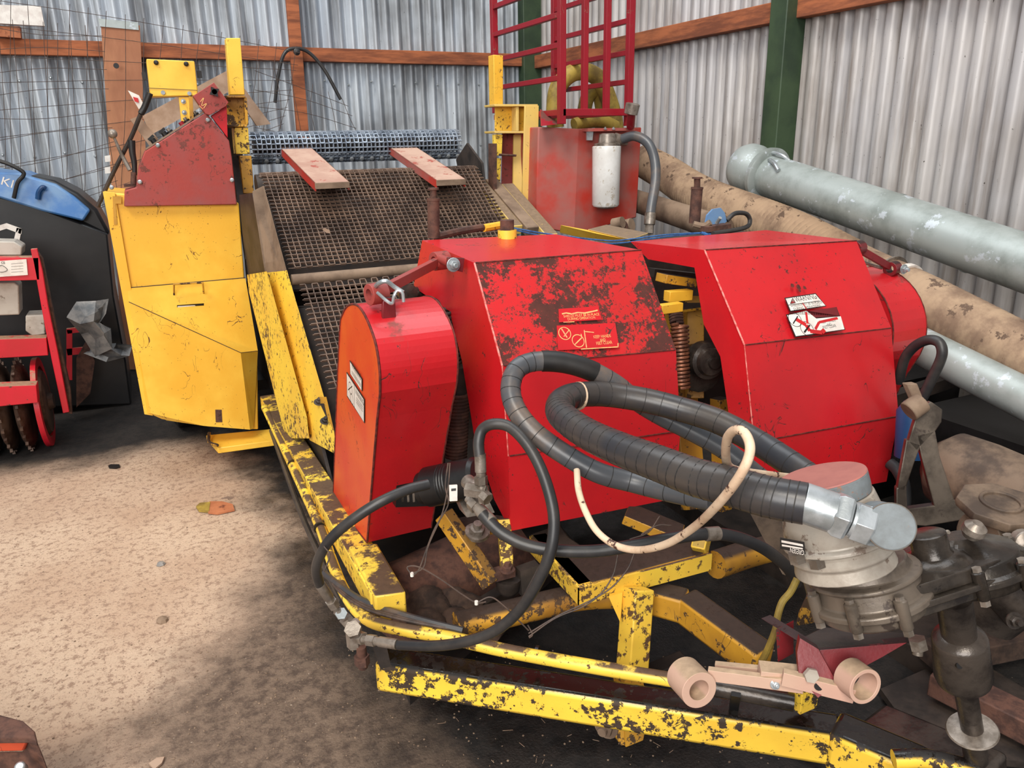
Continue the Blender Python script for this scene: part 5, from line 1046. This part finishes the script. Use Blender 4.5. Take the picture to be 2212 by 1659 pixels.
meshpanel([(-60, -12), (640, 118), (600, 290), (-40, 560)], 17, 9, 6.22, 'large rusty wire mesh panel against the back wall, reaching past the tall board', 3, 5)
meshpanel([(-40, 55), (215, 75), (250, 430), (-20, 520)], 8, 9, 6.12, 'smaller leaning wire mesh panel in front of the larger at far left', 5, 6)
MP = meshpanel([(560, 150), (745, 232), (770, 295), (560, 275)], 5, 3, 5.9, 'sagging loose wire mesh end left of the grey belt roll', 9, 6)
MP0 = [o for o in COL.objects if o.name == 'wire_mesh_panel'][0]; MP.location = MP.location-MP0.location; MP.parent = MP0; MP.name = 'bent_mesh_end'; del MP['label']; del MP['category']
MB_ = MB().tube([PY(594, 222, 6.3), PY(600, 170, 6.3), PY(612, 120, 6.3), PY(632, 105, 6.3), PY(665, 112, 6.3), PY(700, 150, 6.3), PY(736, 215, 6.3)], .013, 10); MB_.m('zinc').lathe(PY(641, 112, 6.28), NF, [(0, .026), (.012, .024), (.02, .01)], 16)
MB_.mi = [0]*len(MB_.f); MB_.mats = ['rubber']
tag(MB_.build('hanging_hose', 'rubber'), 'curved black hose hanging over a bolt on the timber post', 'hose')
MB().m('rust').box(PY(592, 225, 6.28), PY(592, 225, 6.28)+V(.02, .02, .03))
tag(MB().m('label').prism([PY(-10, 10, 6.38), PY(88, 13, 6.38), PY(96, 56, 6.38), PY(-10, 50, 6.38)], (0, .05, 0)).build('white_panel', None), 'small white board fixed above the purlin at top left corner', 'panel')
tag(MB().m('wood').prism([PY(-10, 55, 6.4), PY(43, 57, 6.4), PY(45, 82, 6.4), PY(-10, 78, 6.4)], (0, .08, 0)).build('wood_block', None), 'orange brown wood block sitting on the back wall purlin', 'block')
for y in (342, 367): tag(MB().m('label').prism([PY(226, y-5, 6.0), PY(238, y-7, 6.0), PY(239, y+7, 6.0), PY(227, y+8, 6.0)], (0, .02, 0)).build('insulator_tab', None), 'small white tab on the mesh, %s of the pair' % ('upper' if y < 350 else 'lower'), 'tab')
# ---- rolled new belt on the arms
RL = MB(); ya = PY(545, 308, 4.12); yb = PY(986, 320, 4.30)
yR = 4.2; xa = PY(541, 308, yR).x; xb = PY(987, 320, yR).x; zc = (PY(545, 308, yR).z+PY(985, 320, yR).z)/2; Rr = (PY(985, 290, yR).z-PY(985, 350, yR).z)/2
path = [(yR-math.cos(a)*(Rr-.012*a/(2*PI)), zc+math.sin(a)*(Rr-.012*a/(2*PI))) for a in [-2.0+k*.2 for k in range(48)]]
wirebelt('x', path, lambda t: xa, lambda t: xb, 'belt_new', pitch=.024, mb=RL, th=.0045)
RL.m('belt_new')
RLo = RL.build('belt_roll', 'belt_new', smooth=50); tag(RLo, 'new grey wire mesh belt rolled up across the support arms', 'belt roll')
mb = MB()
for k in range(20):
    x = xa+.06+k*(xb-xa-.08)/19; mb.lathe((x, yR-.055, zc-Rr*.86), (0, -1, -.6), [(0, .011), (.006, .011), (.008, .007)], 10)
mb.build('belt_link_end', 'zinc', RLo)
MB().cyl((xa+.01, yR, zc), (xb-.01, yR, zc), Rr-.035, 28).build('roll_core', 'dark_steel', RLo)
tag(MB().m('wood_pale').prism([PY(697, 496, 3.35), PY(703, 493, 3.35), PY(712, 497, 3.35), PY(714, 504, 3.35), PY(705, 503, 3.35)], (0, .006, 0)).build('leaf_scrap', None), 'small pale leaf scrap lying on the upper belt', 'leaf')

# ================================================================ LEFT: BLACK HOPPER, RED ROLLER
YH = 5.3
def Hh(x, y, d=0): return PY(x, y, YH+d)
HB = MB().m('black_plastic').prism([Hh(-160, 395), Hh(0, 425), Hh(60, 440), Hh(120, 462), Hh(175, 482), Hh(232, 505), Hh(246, 640), Hh(272, 780), Hh(284, 874), Hh(-160, 890)], (0, .55, 0)).build('plastic_hopper', None, bevel=.01)
tag(HB, 'black plastic hopper with blue lid and white emblem at the left edge', 'hopper')
MB().m('blue').prism([Hh(-160, 345, -.02), Hh(0, 372, -.02), Hh(45, 374, -.02), Hh(60, 380, -.02), Hh(120, 398, -.02), Hh(160, 425, -.02), Hh(195, 455, -.02), Hh(180, 478, -.03), Hh(90, 456, -.03), Hh(0, 428, -.03), Hh(-160, 400, -.03)], (0, .5, 0)).build('lid', None, HB, bevel=.012)
MB().m('black_plastic').prism([Hh(60, 378, .04), Hh(118, 390, .04), Hh(168, 416, .04), Hh(210, 452, .04), Hh(236, 500, .04), Hh(234, 512, .04), Hh(170, 480, .04), Hh(120, 430, .04)], (0, .45, 0)).build('lid_edge', None, HB, bevel=.02)
MB().m('blue_dark').tube([Hh(82, 430, -.04), Hh(84, 415, -.045), Hh(92, 405, -.045), Hh(98, 408, -.04)], .014, 10).build('lid_catch', None, HB)
MB().m('ink').tube([Hh(-10, 345, -.05), Hh(20, 355, -.06), Hh(48, 370, -.06), Hh(50, 380, -.06), Hh(38, 395, -.06), Hh(30, 428, -.05)], .011, 10).build('grab_handle', None, HB)
mb = MB(); pn = (Hh(0, 400, -.024), V(0, -1, 0))
text_into(mb, 'label', 'KI', Hh(2, 398, -.024), Hh(26, 406, -.024), .045, V(0, -1, 0)); mb.build('lid_lettering', None, HB)
MB().m('label').prism([Hh(-5, 488, -.006), Hh(14, 482, -.006), Hh(47, 494, -.006), Hh(46, 506, -.006), Hh(14, 494, -.006), Hh(-5, 500, -.006)], (0, .004, 0)).prism([Hh(36, 492, -.006), Hh(47, 494, -.006), Hh(42, 520, -.006), Hh(30, 518, -.006)], (0, .004, 0)).build('emblem', None, HB)
# roller implement
YI = 4.65
def I(x, y, d=0): return PY(x, y, YI+d)
RI = thing('ring_roller', (-.9, YI+.1, 0), 'red framed ring roller implement at the left edge before the black hopper', 'roller')
MB().prism([I(66, 538), I(80, 537), I(92, 585), I(104, 660), I(125, 760), I(150, 890), I(136, 893), I(112, 780), I(96, 700), I(78, 600)], (0, .03, 0)).build('frame_plate', 'red_clean', RI, bevel=.003)
MB().prism([I(82, 545, .04), I(92, 560, .04), I(118, 690, .04), I(152, 840, .04), I(156, 895, .04), I(144, 892, .04), I(110, 740, .04)], (0, .05, 0)).build('frame_plate', 'rust', RI, bevel=.003)
for (q, nm) in (([(-200, 560), (84, 556), (86, 605), (-200, 612)], 'top_bar'), ([(-200, 738), (100, 730), (104, 768), (-200, 785)], 'middle_bar'), ([(-200, 842), (78, 832), (82, 870), (-200, 898)], 'lower_bar')):
    MB().prism([I(*p, -.22 if nm == 'lower_bar' else 0) for p in q], (0, .09, 0)).build(nm, 'red_clean', RI, bevel=.003)
mb = MB().m('label').prism([I(-30, 566, -.006), I(57, 560, -.006), I(60, 594, -.006), I(-30, 600, -.006)], (0, .005, 0))
mb.m('ink').tube([I(-8, 583, -.008), I(3, 573, -.008), I(16, 583, -.008), I(3, 588, -.008)], .0012, 5, 4, closed=True)
text_into(mb, 'ink', 'CE', I(3, 570, -.007), I(11, 570, -.007), .012, V(0, -1, 0))
for k in range(4): mb.m('ink').tube([I(24, 570+k*6, -.007), I(50, 568+k*6, -.007)], .0006, 4, 0)
mb.build('maker_plate', None, RI)
for q in ([(-60, 520), (30, 522), (48, 533), (46, 552), (-60, 552)], [(-60, 612), (30, 610), (40, 618), (42, 680), (-60, 684)], [(55, 682), (96, 680), (98, 722), (70, 726), (55, 715)]):
    MB().m('grey_box').prism([I(*p, .09) for p in q], (0, .15, 0)).build('gear_housing', None, RI, bevel=.006)
cr = I(96, 855, .12).x
ctr = V(cr, YI+.12, .25)
MB().m('red_clean').pipe(ctr+V(-.025, 0, 0), ctr, .25, .20, 44).m('ring').lathe(ctr+V(-.02, 0, 0), (1, 0, 0), [(0, .20), (.03, .17), (.035, .05), (.06, .04)], 36).build('end_ring', None, RI)
for k in range(5):
    o = ctr+V(-.10-.085*k, 0, 0); mb = MB().m('ring').lathe(o, (1, 0, 0), [(-.028, .17), (-.022, .215), (0, .245), (.022, .215), (.028, .17)], 44)
    for j in range(26):
        a = j*2*PI/26; p = o+V(0, math.cos(a), math.sin(a))*.243; mb.beam(p, p+V(0, math.cos(a), math.sin(a))*.02, .016, .014, (1, 0, 0))
    mb.build('roller_ring', None, RI)
mb = MB().m('red_clean').beam(I(145, 715, .5), I(195, 709, .5), .02, .03).beam(I(195, 709, .5), I(206, 770, .5), .02, .03).beam(I(145, 760, .5), I(200, 755, .5), .02, .04).beam(I(150, 712, .5), I(150, 820, .5), .02, .03).m('rust').prism([I(165, 775, .45), I(185, 740, .45), I(205, 780, .45), I(195, 850, .45), I(165, 880, .45)], (0, .05, 0))
mb.build('rear_frame', None, RI)
random.seed(4)
def crumple(name, pts, Yd, mat, lab, cat):
    c = sum((PY(x, y, Yd) for x, y in pts), V(0, 0, 0))/len(pts); n = len(pts); vs = [c+V(0, -.09, .03)]; fs = []
    for t in (.55, 1.0):
        for x, y in pts: p = PY(x, y, Yd); vs.append(c+(p-c)*t+V(0, random.uniform(-.07, .05), random.uniform(-.02, .02)))
    for i in range(n):
        j = (i+1) % n; fs += [[0, 1+i, 1+j], [1+i, 1+n+i, 1+n+j, 1+j]]
    m = MB(); m._a(vs, fs); m._a([v+V(0, .03, 0) for v in vs], [f[::-1] for f in fs]); return tag(m.build(name, mat, smooth=10), lab, cat)
crumple('crumpled_sheet', [(145, 685), (165, 660), (205, 648), (235, 650), (228, 672), (215, 690), (240, 720), (242, 750), (205, 775), (175, 730)], 4.95, 'foil', 'crumpled grey sheet piled between roller and yellow cabinet', 'sheet')
crumple('crumpled_sheet', [(180, 760), (215, 745), (250, 738), (285, 745), (280, 770), (230, 780)], 5.1, 'foil', 'flat grey sheet scrap behind the crumpled one', 'sheet')
# orange machine corner bottom left
OC = MB(); 
def K(x, y, z): return PZ(x, y, z)
OC.m('rust').prism([K(-700, 1530, .28), K(0, 1543, .28), K(50, 1556, .28), K(75, 1578, .27), K(80, 1600, .26), K(60, 1592, .27), K(-700, 1600, .27)], (0, 0, -.02))
OC.m('orange').prism([K(-700, 1588, .27), K(0, 1592, .27), K(68, 1584, .27), K(50, 1622, .2), K(-700, 1640, .2)], (.0, .03, -.02))
OC.m('rust').prism([K(66, 1580, .27), K(80, 1600, .26), K(100, 1659, .14), K(110, 1700, .08), K(-700, 1700, .08), K(-700, 1640, .18), K(48, 1622, .18)], (0, .02, -.06))
OC.m('zinc').cyl(K(42, 1655, .2), K(50, 1662, .17), .012)
OC.m('rust').box(K(-300, 1650, .1)+V(0, 0, -.1), K(-260, 1650, .1)+V(.05, .05, .1))
tag(OC.build('implement_corner', None, bevel=.004), 'rusty orange implement corner poking in at the bottom left', 'farm implement')
# floor debris
def chip(pts, z, mat, name, lab, cat, h=.006):
    return tag(MB().m(mat).prism([PZ(x, y, z) for x, y in pts], (0, 0, h)).build(name, None), lab, cat)
o = MB().m('hose_yellow').prism([PZ(x, y, .004) for x, y in ((424, 1098), (432, 1090), (455, 1088), (452, 1108), (430, 1106))], (0, 0, .01)).m('wood').prism([PZ(x, y, .004) for x, y in ((453, 1086), (480, 1086), (503, 1092), (507, 1104), (470, 1112), (450, 1110))], (0, 0, .008)).build('paint_flake', None); tag(o, 'yellow and orange flake lying on the pale floor', 'scrap')
chip([(322, 1652), (340, 1640), (356, 1638), (350, 1652), (334, 1665)], .003, 'wood_pale', 'leaf', 'pale dry leaf at the bottom edge of the floor', 'leaf')
chip([(234, 1008), (240, 1005), (258, 1005), (260, 1010), (250, 1013), (236, 1012)], .002, 'ink', 'rubber_scrap', 'small black rubber scrap on the floor left of the cabinet', 'scrap')
random.seed(11)
def pebble(x, y, r, mat='foil'):
    m = MB(); p = PZ(x, y, 0); m.m(mat).lathe(p+V(0, 0, -r*.3), V(random.uniform(-.3, .3), random.uniform(-.3, .3), 1), [(0, r*.7), (r*.4, r*1.0), (r*.9, r*.7), (r*1.1, r*.1)], 7); return m
tag(pebble(348, 1220, .018, 'foil').build('clod', None), 'small clod in the middle of the pale floor', 'stone'); tag(pebble(350, 1342, .022, 'dust_steel').build('clod', None), 'larger clod just below the first on the floor', 'stone')
gm = MB()
for k in range(420):
    x = random.uniform(300, 1700); y = random.uniform(1400, 1655)
    if random.random() < .25: x = random.uniform(20, 640); y = random.uniform(1050, 1650)
    p = PZ(x, y, 0); r = random.uniform(.0015, .0045); gm.m('dust_steel').lathe(p+V(0, 0, -r*.3), V(random.uniform(-.5, .5), random.uniform(-.5, .5), 1), [(0, r*.7), (r*.5, r), (r, r*.4)], 5)
for k in range(28):
    x = random.uniform(850, 1500); y = random.uniform(1480, 1655); p = PZ(x, y, .003); a = random.uniform(0, PI); gm.m('wood_pale').beam(p, p+V(math.cos(a), math.sin(a), 0)*random.uniform(.01, .03), .001, .001)
tag(gm.build('gravel', None), 'fine grit and straw scattered over the floor', 'gravel', kind='stuff')

# ================================================================ LIGHT
w = bpy.data.worlds.new('world'); scn.world = w; w.use_nodes = True; nt = w.node_tree
bg = nt.nodes['Background']; bg.inputs[0].default_value = (.86, .92, 1.0, 1); bg.inputs[1].default_value = .30
def area(name, loc, to, sx, sy, en, col):
    l = bpy.data.lights.new(name, 'AREA'); l.shape = 'RECTANGLE'; l.size = sx; l.size_y = sy; l.energy = en; l.color = col
    o = bpy.data.objects.new(name, l); COL.objects.link(o); o.location = loc; o.rotation_euler = (Vector(to)-Vector(loc)).to_track_quat('-Z', 'Y').to_euler(); return o
area('door_daylight', (-2.6, -2.6, 3.2), (1.0, 3.0, .5), 3.6, 2.6, 330, (1, .97, .93))
area('roof_light', (.8, 3.2, 4.6), (1.0, 3.4, 0), 5.0, 2.0, 120, (.93, .97, 1))
s = bpy.data.lights.new('sun', 'SUN'); s.energy = 1.9; s.angle = math.radians(18); s.color = (1, .93, .82); so = bpy.data.objects.new('sun', s); COL.objects.link(so)
so.rotation_euler = V(.55, .55, -1.0).to_track_quat('-Z', 'Y').to_euler()
scn.view_settings.view_transform = 'Standard'; scn.view_settings.look = 'None'; scn.view_settings.gamma = 1; scn.view_settings.exposure = 0
